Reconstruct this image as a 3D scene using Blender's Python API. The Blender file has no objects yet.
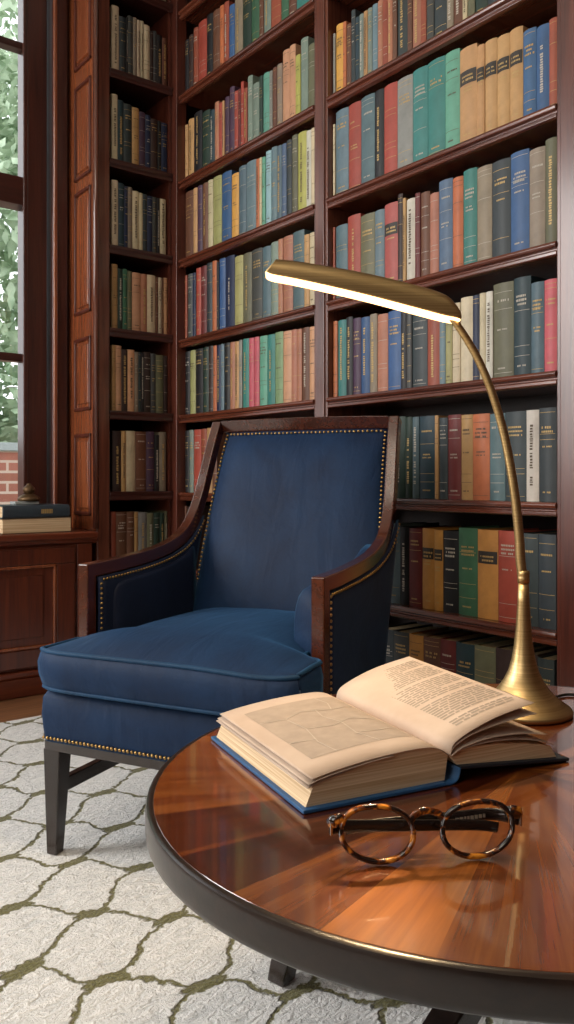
import bpy, bmesh, math, random
from mathutils import Vector, Matrix
random.seed(7)
SC = bpy.context.scene
COL = SC.collection
PI = math.pi

# ------------------------------------------------------------------ camera frame
H = 0.80                      # eye height
F = 820.0                     # focal length in px (574 x 1024 frame)
CX0, HY = 287.0, 478.0        # principal column, horizon row
RX, RY = 0.6105, 0.7921       # camera right in world
DX, DY = -0.7921, 0.6105      # camera forward in world

def W(x, d, z=0.0):           # camera-relative plan position -> world
    return Vector((RX*x + DX*d, RY*x + DY*d, z))
def ray(px, py):
    a = (px-CX0)/F
    return RX*a+DX, RY*a+DY, (HY-py)/F
def onY(px, py, y):
    X, Y, u = ray(px, py); t = y/Y
    return Vector((X*t, y, H+u*t))
def onX(px, py, x):
    X, Y, u = ray(px, py); t = x/X
    return Vector((x, Y*t, H+u*t))

def lin(h):
    h = h.lstrip('#')
    out = []
    for i in (0, 2, 4):
        c = int(h[i:i+2], 16)/255
        out.append(c/12.92 if c <= .04045 else ((c+.055)/1.055)**2.4)
    return (*out, 1.0)

# ------------------------------------------------------------------ mesh builder
class MB:
    def __init__(s): s.v = []; s.f = []; s.mi = []; s.cur = 0
    def add(s, vs, fs):
        o = len(s.v); s.v += [tuple(p) for p in vs]
        for f in fs: s.f.append([i+o for i in f]); s.mi.append(s.cur)
        return s
    def box(s, x0, x1, y0, y1, z0, z1):
        return s.add([(x0,y0,z0),(x1,y0,z0),(x1,y1,z0),(x0,y1,z0),(x0,y0,z1),(x1,y0,z1),(x1,y1,z1),(x0,y1,z1)],
              [(0,3,2,1),(4,5,6,7),(0,1,5,4),(1,2,6,5),(2,3,7,6),(3,0,4,7)])
    def frus(s, c0, h0, c1, h1):     # tapered square post between two centres (half sizes hx,hy)
        vs = []
        for c, h in ((c0,h0),(c1,h1)):
            for sx, sy in ((-1,-1),(1,-1),(1,1),(-1,1)): vs.append((c[0]+sx*h[0], c[1]+sy*h[1], c[2]))
        return s.add(vs, [(0,3,2,1),(4,5,6,7),(0,1,5,4),(1,2,6,5),(2,3,7,6),(3,0,4,7)])
    def strip(s, A, B, closed=False):
        n = len(A); k = n if closed else n-1
        return s.add(list(A)+list(B), [(i,(i+1)%n,n+(i+1)%n,n+i) for i in range(k)])
    def loft(s, rings, caps=True, closed=True):
        n = len(rings[0]); vs = [p for r in rings for p in r]; fs = []
        for j in range(len(rings)-1):
            for i in range(n if closed else n-1):
                i2 = (i+1) % n
                fs.append((j*n+i, j*n+i2, (j+1)*n+i2, (j+1)*n+i))
        if caps and closed:
            fs.append(tuple(reversed(range(n)))); fs.append(tuple((len(rings)-1)*n+i for i in range(n)))
        return s.add(vs, fs)
    def prism(s, poly, ax, a, b):    # extrude a 2D polygon along axis ax
        def m(p, t):
            if ax == 'x': return (t, p[0], p[1])
            if ax == 'y': return (p[0], t, p[1])
            return (p[0], p[1], t)
        n = len(poly)
        return s.add([m(p,a) for p in poly]+[m(p,b) for p in poly],
             [tuple(range(n)), tuple(reversed(range(n,2*n)))]+[(i,n+i,n+(i+1)%n,(i+1)%n) for i in range(n)])
    def tube(s, pts, r, seg=12, caps=True, sx=1.0, up=None, closed=False):
        pts = [Vector(p) for p in pts]; n = len(pts); rings = []
        prev = None
        for i, p in enumerate(pts):
            if closed: t = pts[(i+1)%n]-pts[i-1]
            else: t = pts[min(i+1,n-1)]-pts[max(i-1,0)]
            t.normalize()
            if prev is None:
                u = Vector(up) if up else (Vector((0,0,1)) if abs(t.z)<.9 else Vector((0,1,0)))
            else: u = prev if not up else Vector(up)
            u = (u - t*u.dot(t)).normalized(); prev = u
            w = t.cross(u)
            rr = r[i] if isinstance(r,(list,tuple)) else r
            rings.append([p+u*(rr*math.cos(2*PI*k/seg))+w*(rr*sx*math.sin(2*PI*k/seg)) for k in range(seg)])
        if closed: rings.append(rings[0]); caps = False
        return s.loft(rings, caps)
    def lathe(s, prof, seg=40, c=(0,0,0)):
        rings = [[(c[0]+r*math.cos(2*PI*k/seg), c[1]+r*math.sin(2*PI*k/seg), c[2]+z) for k in range(seg)] for r, z in prof]
        return s.loft(rings, True)
    def grid(s, fn, nu, nv):
        vs = [fn(i/nu, j/nv) for j in range(nv+1) for i in range(nu+1)]
        fs = [(j*(nu+1)+i, j*(nu+1)+i+1, (j+1)*(nu+1)+i+1, (j+1)*(nu+1)+i) for j in range(nv) for i in range(nu)]
        return s.add(vs, fs)
    def build(s, name, mat, parent=None, smooth=False, bevel=0, seg=2, sub=0, loc=None, rz=0, fix=True, solid=0):
        me = bpy.data.meshes.new(name)
        me.from_pydata(s.v, [], s.f); me.validate()
        if fix:
            bm = bmesh.new(); bm.from_mesh(me)
            bmesh.ops.recalc_face_normals(bm, faces=bm.faces); bm.to_mesh(me); bm.free()
        mats = mat if isinstance(mat, list) else [mat]
        for m in mats: me.materials.append(m)
        if len(mats) > 1: me.polygons.foreach_set('material_index', s.mi)
        o = bpy.data.objects.new(name, me); COL.objects.link(o)
        if parent: o.parent = parent
        if loc is not None: o.location = loc
        o.rotation_euler.z = rz
        if smooth:
            for p in me.polygons: p.use_smooth = True
        if solid:
            md = o.modifiers.new('solid', 'SOLIDIFY'); md.thickness = solid; md.offset = 0
        if bevel:
            md = o.modifiers.new('bevel', 'BEVEL'); md.width = bevel; md.segments = seg; md.limit_method = 'ANGLE'; md.angle_limit = math.radians(38)
            for p in me.polygons: p.use_smooth = True
            md.harden_normals = False
            if hasattr(md, 'harden_normals'): md.harden_normals = True
        if sub:
            md = o.modifiers.new('sub', 'SUBSURF'); md.levels = sub; md.render_levels = sub
        return o

def smooth_by_angle(o, deg=35):
    me = o.data
    for p in me.polygons: p.use_smooth = True
    try: me.set_sharp_from_angle(angle=math.radians(deg))
    except Exception: pass

def tag(o, label=None, cat=None, group=None, kind=None):
    if label: o['label'] = label
    if cat: o['category'] = cat
    if group: o['group'] = group
    if kind: o['kind'] = kind
    return o
def empty(name, loc=(0,0,0), rz=0):
    o = bpy.data.objects.new(name, None); COL.objects.link(o)
    o.empty_display_size = .05; o.location = loc; o.rotation_euler.z = rz
    return o

# ------------------------------------------------------------------ materials
class NT:
    def __init__(s, name):
        s.m = bpy.data.materials.new(name); s.m.use_nodes = True
        s.t = s.m.node_tree; s.t.nodes.clear()
        s.out = s.n('ShaderNodeOutputMaterial')
    def n(s, typ, **kw):
        nd = s.t.nodes.new(typ)
        for k, v in kw.items(): setattr(nd, k, v)
        return nd
    def l(s, a, b): s.t.links.new(a, b)
    def set(s, nd, k, v):
        if hasattr(v, 'bl_idname') or isinstance(v, bpy.types.NodeSocket): s.l(v, nd.inputs[k])
        else: nd.inputs[k].default_value = v
    def math(s, op, a, b=None, c=None):
        nd = s.n('ShaderNodeMath', operation=op)
        s.set(nd, 0, a)
        if b is not None: s.set(nd, 1, b)
        if c is not None: s.set(nd, 2, c)
        return nd.outputs[0]
    def coord(s, kind='Object', scale=(1,1,1), rot=(0,0,0), loc=(0,0,0)):
        tc = s.n('ShaderNodeTexCoord'); mp = s.n('ShaderNodeMapping')
        mp.inputs['Scale'].default_value = scale; mp.inputs['Rotation'].default_value = rot; mp.inputs['Location'].default_value = loc
        s.l(tc.outputs[kind], mp.inputs['Vector']); return mp.outputs[0]
    def noise(s, vec, scale=5, detail=3, rough=.5, dist=0):
        nd = s.n('ShaderNodeTexNoise'); s.l(vec, nd.inputs['Vector'])
        nd.inputs['Scale'].default_value = scale; nd.inputs['Detail'].default_value = detail
        nd.inputs['Roughness'].default_value = rough; nd.inputs['Distortion'].default_value = dist
        return nd.outputs['Fac']
    def ramp(s, fac, stops):
        nd = s.n('ShaderNodeValToRGB'); s.l(fac, nd.inputs[0])
        cr = nd.color_ramp
        while len(cr.elements) < len(stops): cr.elements.new(.5)
        for e, (p, c) in zip(cr.elements, stops): e.position = p; e.color = c if not isinstance(c, str) else lin(c)
        return nd.outputs[0]
    def mix(s, fac, a, b, blend='MIX'):
        nd = s.n('ShaderNodeMixRGB', blend_type=blend)
        s.set(nd, 0, fac); s.set(nd, 1, a); s.set(nd, 2, b); return nd.outputs[0]
    def bump(s, h, strength=.3, dist=.01):
        nd = s.n('ShaderNodeBump'); nd.inputs['Strength'].default_value = strength; nd.inputs['Distance'].default_value = dist
        s.l(h, nd.inputs['Height']); return nd.outputs[0]
    def bsdf(s, col, rough=.5, metal=0, normal=None, **kw):
        b = s.n('ShaderNodeBsdfPrincipled')
        s.set(b, 'Base Color', col); s.set(b, 'Roughness', rough); s.set(b, 'Metallic', metal)
        if normal is not None: s.l(normal, b.inputs['Normal'])
        for k, v in kw.items(): s.set(b, k, v)
        s.l(b.outputs[0], s.out.inputs[0]); return b

def wood(name, dark, light, axis='Z', rough=.32, coat=.35, scale=1.0):
    t = NT(name)
    sc = {'X': (1.2,22,22), 'Y': (22,1.2,22), 'Z': (22,22,1.2)}[axis]
    v = t.coord('Object', tuple(q*scale for q in sc))
    a = t.noise(v, 1.6, 5, .6, .6); b = t.noise(v, 7, 3, .6)
    f = t.math('ADD', t.math('MULTIPLY', a, .75), t.math('MULTIPLY', b, .3))
    col = t.ramp(f, [(.33, dark), (.72, light)])
    t.bsdf(col, rough, 0, t.bump(b, .06, .002), **{'Coat Weight': coat, 'Coat Roughness': .18})
    return t.m

M = {}
M['case_z'] = wood('case mahogany upright', '3a1a14', '683426', 'Z')
M['case_x'] = wood('case mahogany along x', '3e1d15', '713a26', 'X', .26, .6)
M['case_y'] = wood('case mahogany along y', '2a1513', '4a2620', 'Y')
M['case_back'] = wood('case back boards', '150b0a', '26140f', 'Z', .5, .1)
M['panel_z'] = wood('panel mahogany', '64301f', '9c5834', 'Z', .2, .9)
M['stile_z'] = wood('front stile mahogany', '42221c', '70402f', 'Z', .22, .6)
M['gloss_z'] = wood('polished bead mahogany', '42221c', '70402f', 'Z', .16, 1.0)
M['seat_y'] = wood('window seat mahogany y', '4a2017', '78381f', 'Y', .3, .4)
M['seat_z'] = wood('window seat mahogany z', '421d17', '6c331f', 'Z', .3, .4)
M['win_z'] = wood('window mahogany z', '2c1513', '52291f', 'Z', .3, .4)
M['win_y'] = wood('window mahogany y', '2c1513', '52291f', 'Y', .3, .4)
M['chair_wood'] = wood('chair mahogany', '35180e', '532716', 'Y', .18, .9)
M['leg_wood'] = wood('dark ebonised wood', '1d1614', '352a26', 'Z', .25, .5)

def m_floor():
    t = NT('plank floor')
    v = t.coord('Object')
    br = t.n('ShaderNodeTexBrick'); t.l(t.coord('Object', (1,1,1), (0,0,PI/2)), br.inputs['Vector'])
    br.inputs['Scale'].default_value = 1; br.inputs['Brick Width'].default_value = 1.4; br.inputs['Row Height'].default_value = .13
    br.inputs['Mortar Size'].default_value = .003
    br.inputs['Color1'].default_value = lin('8a5f42'); br.inputs['Color2'].default_value = lin('6e472e'); br.inputs['Mortar'].default_value = lin('24140c')
    g = t.noise(t.coord('Object', (30,2,1)), 2, 4, .6, .5)
    t.bsdf(t.mix(.5, br.outputs['Color'], t.ramp(g, [(.3,'4c2e1c'),(.75,'a67550')])), .4, 0, **{'Coat Weight': .2})
    return t.m
M['floor'] = m_floor()

def m_plain(name, col, rough=.5, metal=0, **kw):
    t = NT(name); v = t.coord('Object'); n = t.noise(v, 60, 2)
    c = lin(col) if isinstance(col, str) else col
    d = tuple(q*.86 for q in c[:3])+(1,)
    t.bsdf(t.ramp(n, [(.3, d), (.7, c)]), rough, metal, **kw); return t.m
M['wallpaint'] = m_plain('dark wood wall paint', '4a2c22', .6)
M['plaster'] = m_plain('warm plaster', '94806a', .8)
M['ceiling'] = m_plain('ceiling plaster', 'd8d2c6', .8)

def m_rug():
    t = NT('trellis rug')
    tc = t.n('ShaderNodeTexCoord')
    n0 = W(-.364, 1.508); a = W(.150, -.018); b = W(-.067, -.178)
    det = a.x*b.y-a.y*b.x
    # wobble the coordinates a little so the lines look hand knotted
    wob = t.n('ShaderNodeTexNoise'); t.l(tc.outputs['Object'], wob.inputs['Vector']); wob.inputs['Scale'].default_value = 9; wob.inputs['Detail'].default_value = 2
    wob2 = t.n('ShaderNodeTexNoise'); t.l(tc.outputs['Object'], wob2.inputs['Vector']); wob2.inputs['Scale'].default_value = 85; wob2.inputs['Detail'].default_value = 2
    def off(nd, k):
        s = t.n('ShaderNodeVectorMath', operation='SUBTRACT'); t.l(nd.outputs['Color'], s.inputs[0]); s.inputs[1].default_value = (.5,.5,.5)
        m = t.n('ShaderNodeVectorMath', operation='SCALE'); t.l(s.outputs[0], m.inputs[0]); m.inputs['Scale'].default_value = k; return m.outputs[0]
    add = t.n('ShaderNodeVectorMath', operation='ADD'); t.l(tc.outputs['Object'], add.inputs[0]); t.l(off(wob, .055), add.inputs[1])
    add2 = t.n('ShaderNodeVectorMath', operation='ADD'); t.l(add.outputs[0], add2.inputs[0]); t.l(off(wob2, .018), add2.inputs[1])
    sp = t.n('ShaderNodeSeparateXYZ'); t.l(add2.outputs[0], sp.inputs[0])
    x = t.math('SUBTRACT', sp.outputs[0], n0.x); y = t.math('SUBTRACT', sp.outputs[1], n0.y)
    s = t.math('ADD', t.math('MULTIPLY', x, b.y/det), t.math('MULTIPLY', y, -b.x/det))
    q = t.math('ADD', t.math('MULTIPLY', x, -a.y/det), t.math('MULTIPLY', y, a.x/det))
    # ogee curve: bend the lines between knots
    s2 = t.math('ADD', s, t.math('MULTIPLY', t.math('SINE', t.math('MULTIPLY', q, 2*PI)), .075))
    q2 = t.math('ADD', q, t.math('MULTIPLY', t.math('SINE', t.math('MULTIPLY', s, 2*PI)), .06))
    def dist(u, k):
        fr = t.math('FRACT', t.math('ADD', u, 100.5)); return t.math('MULTIPLY', t.math('ABSOLUTE', t.math('SUBTRACT', fr, .5)), k)
    ds = dist(s2, .138); dq = dist(q2, .172)
    mn = t.math('MINIMUM', ds, dq)
    nd = t.math('SQRT', t.math('ADD', t.math('MULTIPLY', ds, ds), t.math('MULTIPLY', dq, dq)))
    knot = t.math('SUBTRACT', nd, .0165)
    d = t.math('MINIMUM', mn, knot)
    mask = t.n('ShaderNodeMapRange'); t.l(d, mask.inputs['Value']); mask.inputs['From Min'].default_value = .0022; mask.inputs['From Max'].default_value = .0055
    mask.inputs['To Min'].default_value = 1; mask.inputs['To Max'].default_value = 0
    pile = t.noise(tc.outputs['Object'], 190, 3, .7)
    pile2 = t.noise(t.coord('Object', (60,25,40), (0,0,.9)), 1.5, 3, .6, .8)
    white = t.ramp(pile2, [(.25,'d6d8d8'),(.7,'f7f6f4')])
    green = t.ramp(pile, [(.3,'4f4d24'),(.7,'858050')])
    col = t.mix(mask.outputs[0], white, green)
    h = t.math('ADD', t.math('MULTIPLY', pile, .35), t.math('ADD', t.math('MULTIPLY', pile2, .8), t.math('MULTIPLY', mask.outputs[0], -.5)))
    t.bsdf(col, .95, 0, t.bump(h, .8, .016), **{'Sheen Weight': .2})
    return t.m
M['rug'] = m_rug()

def m_velvet(name, c0, c1, sheen=.5):
    t = NT(name)
    v = t.coord('Object')
    big = t.noise(v, 6, 3, .55, .6); fine = t.noise(v, 160, 2)
    wr = t.noise(t.coord('Object', (9,2.5,4), (.2,.3,.4)), 2, 3, .5, .7)
    f = t.math('ADD', t.math('MULTIPLY', big, .8), t.math('MULTIPLY', fine, .2))
    t.bsdf(t.ramp(f, [(.2, c0), (.85, c1)]), .62, 0, t.bump(t.math('ADD', t.math('MULTIPLY', wr, 1.0), t.math('MULTIPLY', fine, .06)), .24, .02),
           **{'Sheen Weight': sheen, 'Sheen Roughness': .35, 'Sheen Tint': lin('5492c8'), 'Specular IOR Level': .25})
    return t.m
M['velvet'] = m_velvet('navy velvet', '0a1832', '143458', .35)
M['velvet_shaded'] = m_velvet('shaded navy velvet', '10182c', '1d2a47', .15)  # same navy velvet, shade of the arm sides put into the colour
M['piping'] = m_velvet('navy piping', '10283f', '1d476c', .4)
M['brass_nail'] = m_plain('antique brass nail', 'b8945a', .32, 1)

def m_brass():
    t = NT('brushed brass')
    v = t.coord('Object', (4,4,400)); n = t.noise(v, 1, 2)
    t.bsdf(t.ramp(n, [(.3,'b49562'),(.7,'d6b884')]), .38, 1.0, t.bump(n, .02, .001), **{'Anisotropic': .4}); return t.m
M['brass'] = m_brass()
def m_emit(name, col, st):
    t = NT(name); e = t.n('ShaderNodeEmission'); e.inputs[0].default_value = lin(col); e.inputs[1].default_value = st
    t.l(e.outputs[0], t.out.inputs[0]); return t.m
M['led'] = m_emit('warm led strip', 'ffc98c', 4.5)

def m_table():
    t = NT('sunburst veneer')
    tc = t.n('ShaderNodeTexCoord'); sp = t.n('ShaderNodeSeparateXYZ'); t.l(tc.outputs['Object'], sp.inputs[0])
    ang = t.math('ARCTAN2', sp.outputs[1], sp.outputs[0])
    r = t.math('SQRT', t.math('ADD', t.math('MULTIPLY', sp.outputs[0], sp.outputs[0]), t.math('MULTIPLY', sp.outputs[1], sp.outputs[1])))
    wed = t.math('FLOOR', t.math('MULTIPLY', t.math('ADD', ang, 4.0), 30/(2*PI)))
    wn = t.n('ShaderNodeTexWhiteNoise', noise_dimensions='1D'); t.l(wed, wn.inputs['W'])
    cb = t.n('ShaderNodeCombineXYZ'); t.l(t.math('MULTIPLY', ang, 16), cb.inputs[0]); t.l(t.math('MULTIPLY', r, 2.2), cb.inputs[1]); t.l(t.math('MULTIPLY', wn.outputs['Value'], 9), cb.inputs[2])
    g = t.noise(cb.outputs[0], 1.5, 5, .62, .4)
    cb2 = t.n('ShaderNodeCombineXYZ'); t.l(t.math('MULTIPLY', ang, 60), cb2.inputs[0]); t.l(t.math('MULTIPLY', r, 3), cb2.inputs[1])
    g2 = t.noise(cb2.outputs[0], 1.5, 3, .6)
    f = t.math('ADD', t.math('MULTIPLY', g, .45), t.math('ADD', t.math('MULTIPLY', wn.outputs['Value'], .48), t.math('MULTIPLY', g2, .16)))
    col = t.ramp(f, [(.22,'2a1009'),(.50,'622c12'),(.84,'a2602a')])
    t.bsdf(col, .22, 0, **{'Coat Weight': 1.0, 'Coat Roughness': .06, 'Specular IOR Level': .4}); return t.m
M['table'] = m_table()
M['rim'] = wood('table rim dark wood', '170f0b', '2a1c15', 'X', .3, .35)
M['gilt_edge'] = m_plain('rim edge line', '5a4a3c', .25, .6)

def m_pages(name, a, b, axis_scale):
    t = NT(name); n = t.noise(t.coord('Object', axis_scale), 1, 2, .6); t.bsdf(t.ramp(n, [(.35,a),(.65,b)]), .8); return t.m
M['pages'] = m_pages('page edges', 'ccaa80', 'efd7b2', (3,3,420))
M['pages_v'] = m_pages('page edges upright', '9a8460', 'c8b48c', (420,3,3))
def m_paper():
    t = NT('old paper'); n = t.noise(t.coord('Object'), 14, 4, .6)
    t.bsdf(t.ramp(n, [(.25,'bda591'),(.75,'cdb7a3')]), .75); return t.m
M['paper'] = m_paper()
M['ink'] = m_plain('faded ink', 'a39483', .8)
M['map_grey'] = m_plain('map print', 'b3a08e', .8)
M['map_line'] = m_plain('map roads', 'c6b6a4', .8)
M['book_blue'] = m_plain('blue cloth board', '2c5f90', .5)
M['book_navy'] = m_plain('dark lining', '1a2430', .6)

def m_bookcloth():
    t = NT('book cloth')
    oi = t.n('ShaderNodeObjectInfo')
    v = t.coord('Object'); n = t.noise(v, 40, 3, .6); n2 = t.noise(t.coord('Object', (1,1,.4)), 22, 2)
    k = t.ramp(t.math('ADD', t.math('MULTIPLY', n, .5), t.math('MULTIPLY', n2, .5)), [(.3,(.72,.72,.72,1)),(.7,(1.08,1.08,1.08,1))])
    t.bsdf(t.mix(1.0, oi.outputs['Color'], k, 'MULTIPLY'), .5, 0, t.bump(n, .1, .002), **{'Specular IOR Level': .4}); return t.m
M['cloth'] = m_bookcloth()
M['gilt'] = m_plain('gilt lettering', 'b89a62', .5, .2)
M['cream_ink'] = m_plain('pale lettering', 'b6aea0', .6)
M['dark_ink'] = m_plain('dark lettering', '5a4c3c', .7)
M['label_black'] = m_plain('dark title label', '2a2420', .55)

def m_tortoise():
    t = NT('tortoiseshell')
    v = t.coord('Object'); n = t.noise(v, 75, 2, .5, .8)
    t.bsdf(t.ramp(n, [(.46,'1c0f09'),(.56,'6b3410'),(.66,'d98a2a')]), .12, 0, **{'Coat Weight': .6}); return t.m
M['tortoise'] = m_tortoise()
M['temple'] = m_plain('dark acetate', '1c1410', .15)
M['steel'] = m_plain('steel hinge', 'a8a49c', .25, 1)
def m_glass(name, refl=.12, tint=(1,1,1,1)):
    t = NT(name)
    tr = t.n('ShaderNodeBsdfTransparent'); tr.inputs[0].default_value = tint
    gl = t.n('ShaderNodeBsdfGlossy'); gl.inputs['Roughness'].default_value = .02
    fr = t.n('ShaderNodeFresnel'); fr.inputs[0].default_value = 1.45
    mx = t.n('ShaderNodeMixShader'); t.l(fr.outputs[0], mx.inputs[0]); t.l(tr.outputs[0], mx.inputs[1]); t.l(gl.outputs[0], mx.inputs[2])
    t.l(mx.outputs[0], t.out.inputs[0]); return t.m
M['glass'] = m_glass('window glass')
M['lens'] = m_glass('lens glass', tint=(.96,.94,.9,1))
M['bronze'] = m_plain('aged bronze', '6a5238', .45, .7)
M['stone'] = m_plain('pale stone', 'a9b0b0', .6)
M['cord'] = m_plain('black cord', '14110f', .5)
def m_brick():
    t = NT('garden brick')
    br = t.n('ShaderNodeTexBrick'); sx = t.n('ShaderNodeSeparateXYZ'); cx = t.n('ShaderNodeCombineXYZ')
    t.l(t.coord('Object'), sx.inputs[0]); t.l(sx.outputs[1], cx.inputs[0]); t.l(sx.outputs[2], cx.inputs[1]); t.l(cx.outputs[0], br.inputs['Vector'])
    br.inputs['Scale'].default_value = 1; br.inputs['Brick Width'].default_value = .24; br.inputs['Row Height'].default_value = .085; br.inputs['Mortar Size'].default_value = .011
    br.inputs['Color1'].default_value = lin('a86a5a'); br.inputs['Color2'].default_value = lin('98604f'); br.inputs['Mortar'].default_value = lin('c8b0a0')
    t.bsdf(br.outputs['Color'], .9); return t.m
M['brick'] = m_brick()
def m_leaf():
    t = NT('garden leaf'); oi = t.coord('Object'); n = t.noise(oi, 3.5, 3)
    t.bsdf(t.ramp(n, [(.3,'6f8c66'),(.7,'cadcbe')]), .6, 0, **{'Specular IOR Level': .3}); return t.m
M['leaf'] = m_leaf()
M['bark'] = m_plain('bark', '4a3a2c', .9)

# ------------------------------------------------------------------ room shell
YF = onY(557, 478, 1.0).y and 1.7426       # front plane of the back bookcase
XL = -3.02                                 # front plane of the corner bookcase by the window
XW = -3.27                                 # face of the window wall
CEIL = 3.30
YB = YF+.29
def struct(o): o['kind'] = 'structure'; return o
struct(MB().box(-3.5, 2.6, -2.6, YB+.12, -.06, -.012).build('floor', M['floor']))
struct(MB().box(-3.5, 2.6, -2.6, YB+.12, CEIL, CEIL+.06).build('ceiling', M['ceiling']))
struct(MB().box(-3.5, 2.6, YB, YB+.12, -.012, CEIL).build('wall_back', M['wallpaint']))
OY0, OY1, OZ0, OZ1 = -.55, 1.292, .62, 3.2  # window opening
struct(MB().box(1.7, 1.8, -2.6, YB, -.012, CEIL).build('wall_right', M['wallpaint']))
struct(MB().box(XW, 1.8, -2.7, -2.6, -.012, CEIL).build('wall_front', M['plaster']))
wl = MB()
wl.box(XW-.18, XW, OY1, YB, -.012, CEIL); wl.box(XW-.18, XW, -2.6, OY0, -.012, CEIL)
wl.box(XW-.18, XW, OY0, OY1, -.012, OZ0); wl.box(XW-.18, XW, OY0, OY1, OZ1, CEIL)
struct(wl.build('wall_left', M['wallpaint']))

# window: frame, casing, sashes and panes
win = struct(empty('window_1', (XW, .33, OZ0)))
def wpart(mb, name, mat, bev=.004):
    o = mb.build(name, mat, win, bevel=bev); o.location = (-XW, -.33, -OZ0); return o
for y0, y1 in ((OY1-.004, OY1+.062), (OY0-.062, OY0+.004)):
    m = MB().box(XW-.005, XW+.03, y0, y1, OZ0-.02, CEIL-.01)
    wpart(m, 'casing', M['win_z'], .008)
    yy = y0 if y0 > 0 else y1-.018
    wpart(MB().box(XW+.028, XW+.042, yy, yy+.018, OZ0-.02, CEIL-.01), 'casing_moulding', M['panel_z'], .008)
wpart(MB().box(XW-.1, XW+.01, OY1-.105, OY1-.018, OZ0, OZ1), 'sash_stile', M['win_z'], .008)
wpart(MB().box(XW-.1, XW+.01, OY0+.018, OY0+.105, OZ0, OZ1), 'sash_stile', M['win_z'], .008)
wpart(MB().box(XW-.09, XW+.005, .31, .36, OZ0, OZ1), 'mullion', M['win_z'], .006)
GY1 = 1.182
zt = lambda y: onX(10, y, XW-.03).z
for z0, z1, nm, dp in ((zt(205), zt(177), 'meeting_rail', .02), (zt(47), zt(40), 'muntin', .0), (zt(361), zt(353), 'muntin', .0), (OZ0, zt(512), 'bottom_rail', .02), (OZ1-.07, OZ1, 'top_rail', .02)):
    wpart(MB().box(XW-.07-dp, XW-.015+dp, OY0+.1, OY1-.1, z0, z1), nm, M['win_y'], .006)
for y0, y1 in ((OY0+.1, .312), (.358, OY1-.1)):
    zs = [zt(512), zt(357), zt(191), zt(43), OZ1-.06]
    for a, b in zip(zs[:-1], zs[1:]):
        wpart(MB().box(XW-.046, XW-.042, y0, y1, a, b), 'glass_pane', M['glass'], 0)
    wpart(MB().box(XW-.01, XW+.012, OY1-.118, OY1-.1, OZ0, OZ1) if y0 > 0 else MB().box(XW-.01, XW+.012, OY0+.1, OY0+.118, OZ0, OZ1), 'sash_bead', M['win_z'], .004)

# ------------------------------------------------------------------ bookcases
SZ = [.072, .388, .705, 1.027, 1.342, 1.677, 2.007, 2.363, 2.715]    # underside of each shelf lip
SZL = [.072, .388, .710, 1.035, 1.365, 1.697, 2.042, 2.402, 2.752]   # the corner case
LIP = .035
XC = -3.02                      # corner
XD0, XD1 = onY(315, 0, YF).x, onY(328.5, 0, YF).x
XR0 = onY(557.5, 0, YF).x
XR1 = XR0+.10
ZT = 3.2
def lip_prof(n=1):
    return [(0,0),(-.006,.003),(-.006,.011),(-.001,.014),(-.001,.018),(-.010,.022),(-.012,.028),(-.009,LIP),(.012,LIP),(.012,0)]

def part(mb, name, mat, root, bev=0, **kw):
    o = mb.build(name, mat, root, bevel=bev, **kw)
    o.location = o.location + Vector((-root.location.x, -root.location.y, -root.location.z)); return o

bc = empty('bookcase', ((XC+XR1)/2, YF+.14, -.012))
tag(bc, 'tall built-in mahogany bookcase of two wide bays along the back wall', 'bookcase')
part(MB().box(XC-.02, XC+.03, YF-.02, YF+.03, -.012, ZT), 'corner_post', M['case_z'], bc, .004)
def stile(x0, x1, mat):
    part(MB().box(x0, x1, YF-.004, YF+.27, -.012, ZT), 'stile', mat, bc, .003)
    s = MB().box(x0+.012, x1-.012, YF-.009, YF, .1, ZT)
    part(s, 'stile_moulding', mat, bc, .003)
stile(XD0, XD1, M['stile_z']); stile(XR0, XR1, M['case_z'])
part(MB().box(XC-.02, XR1, YF+.265, YF+.285, -.012, ZT), 'back_panel', M['case_back'], bc)
part(MB().box(XC+.03, XR1-.05, YF+.012, YF+.03, -.012, SZ[0]), 'plinth', M['case_x'], bc, .003)
part(MB().box(XC-.02, XR1+.03, YF-.03, YF+.285, ZT, CEIL-.004), 'cornice', M['case_x'], bc, .01)
for x0, x1 in ((XC+.025, XD0+.001), (XD1-.001, XR0+.001)):
    for z in SZ:
        sh = part(MB().box(x0, x1, YF+.011, YF+.266, z+.008, z+LIP), 'shelf', M['case_x'], bc, .002)
        lp = MB().prism([(YF+p[0], z+p[1]) for p in lip_prof()], 'x', x0, x1).build('shelf_lip', M['case_x'], sh, bevel=.0015)

# corner bookcase (narrow return) with its panelled end towards the window
YE0, YE1 = onX(93.5, 478, XL).y, onX(110, 478, XL).y
lc = empty('bookcase', (XL-.12, (YE0+YF)/2, -.012))
tag(lc, 'narrow dark bookcase in the corner beside the window with a panelled end', 'bookcase')
part(MB().box(XL-.25, XL+.004, YE0+.012, YE1, -.012, ZT), 'stile', M['stile_z'], lc, .008)
part(MB().tube([(XL-.004, YE0+.012, .6), (XL-.004, YE0+.012, ZT)], .0125, 16), 'stile_moulding', M['gloss_z'], lc, 0, smooth=True)
part(MB().box(XL-.262, XL-.25, YE0+.02, YF-.023, -.012, ZT), 'back_panel', M['case_back'], lc)
part(MB().box(XL-.25, XL-.012, YF-.034, YF-.023, -.012, ZT), 'side_panel', M['case_z'], lc)
part(MB().box(XL-.03, XL-.012, YE1, YF-.023, -.012, SZ[0]), 'plinth', M['case_y'], lc, .003)
part(MB().box(XL-.25, XL+.02, YE0-.01, YF-.032, ZT, CEIL-.004), 'cornice', M['case_y'], lc, .01)
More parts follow.
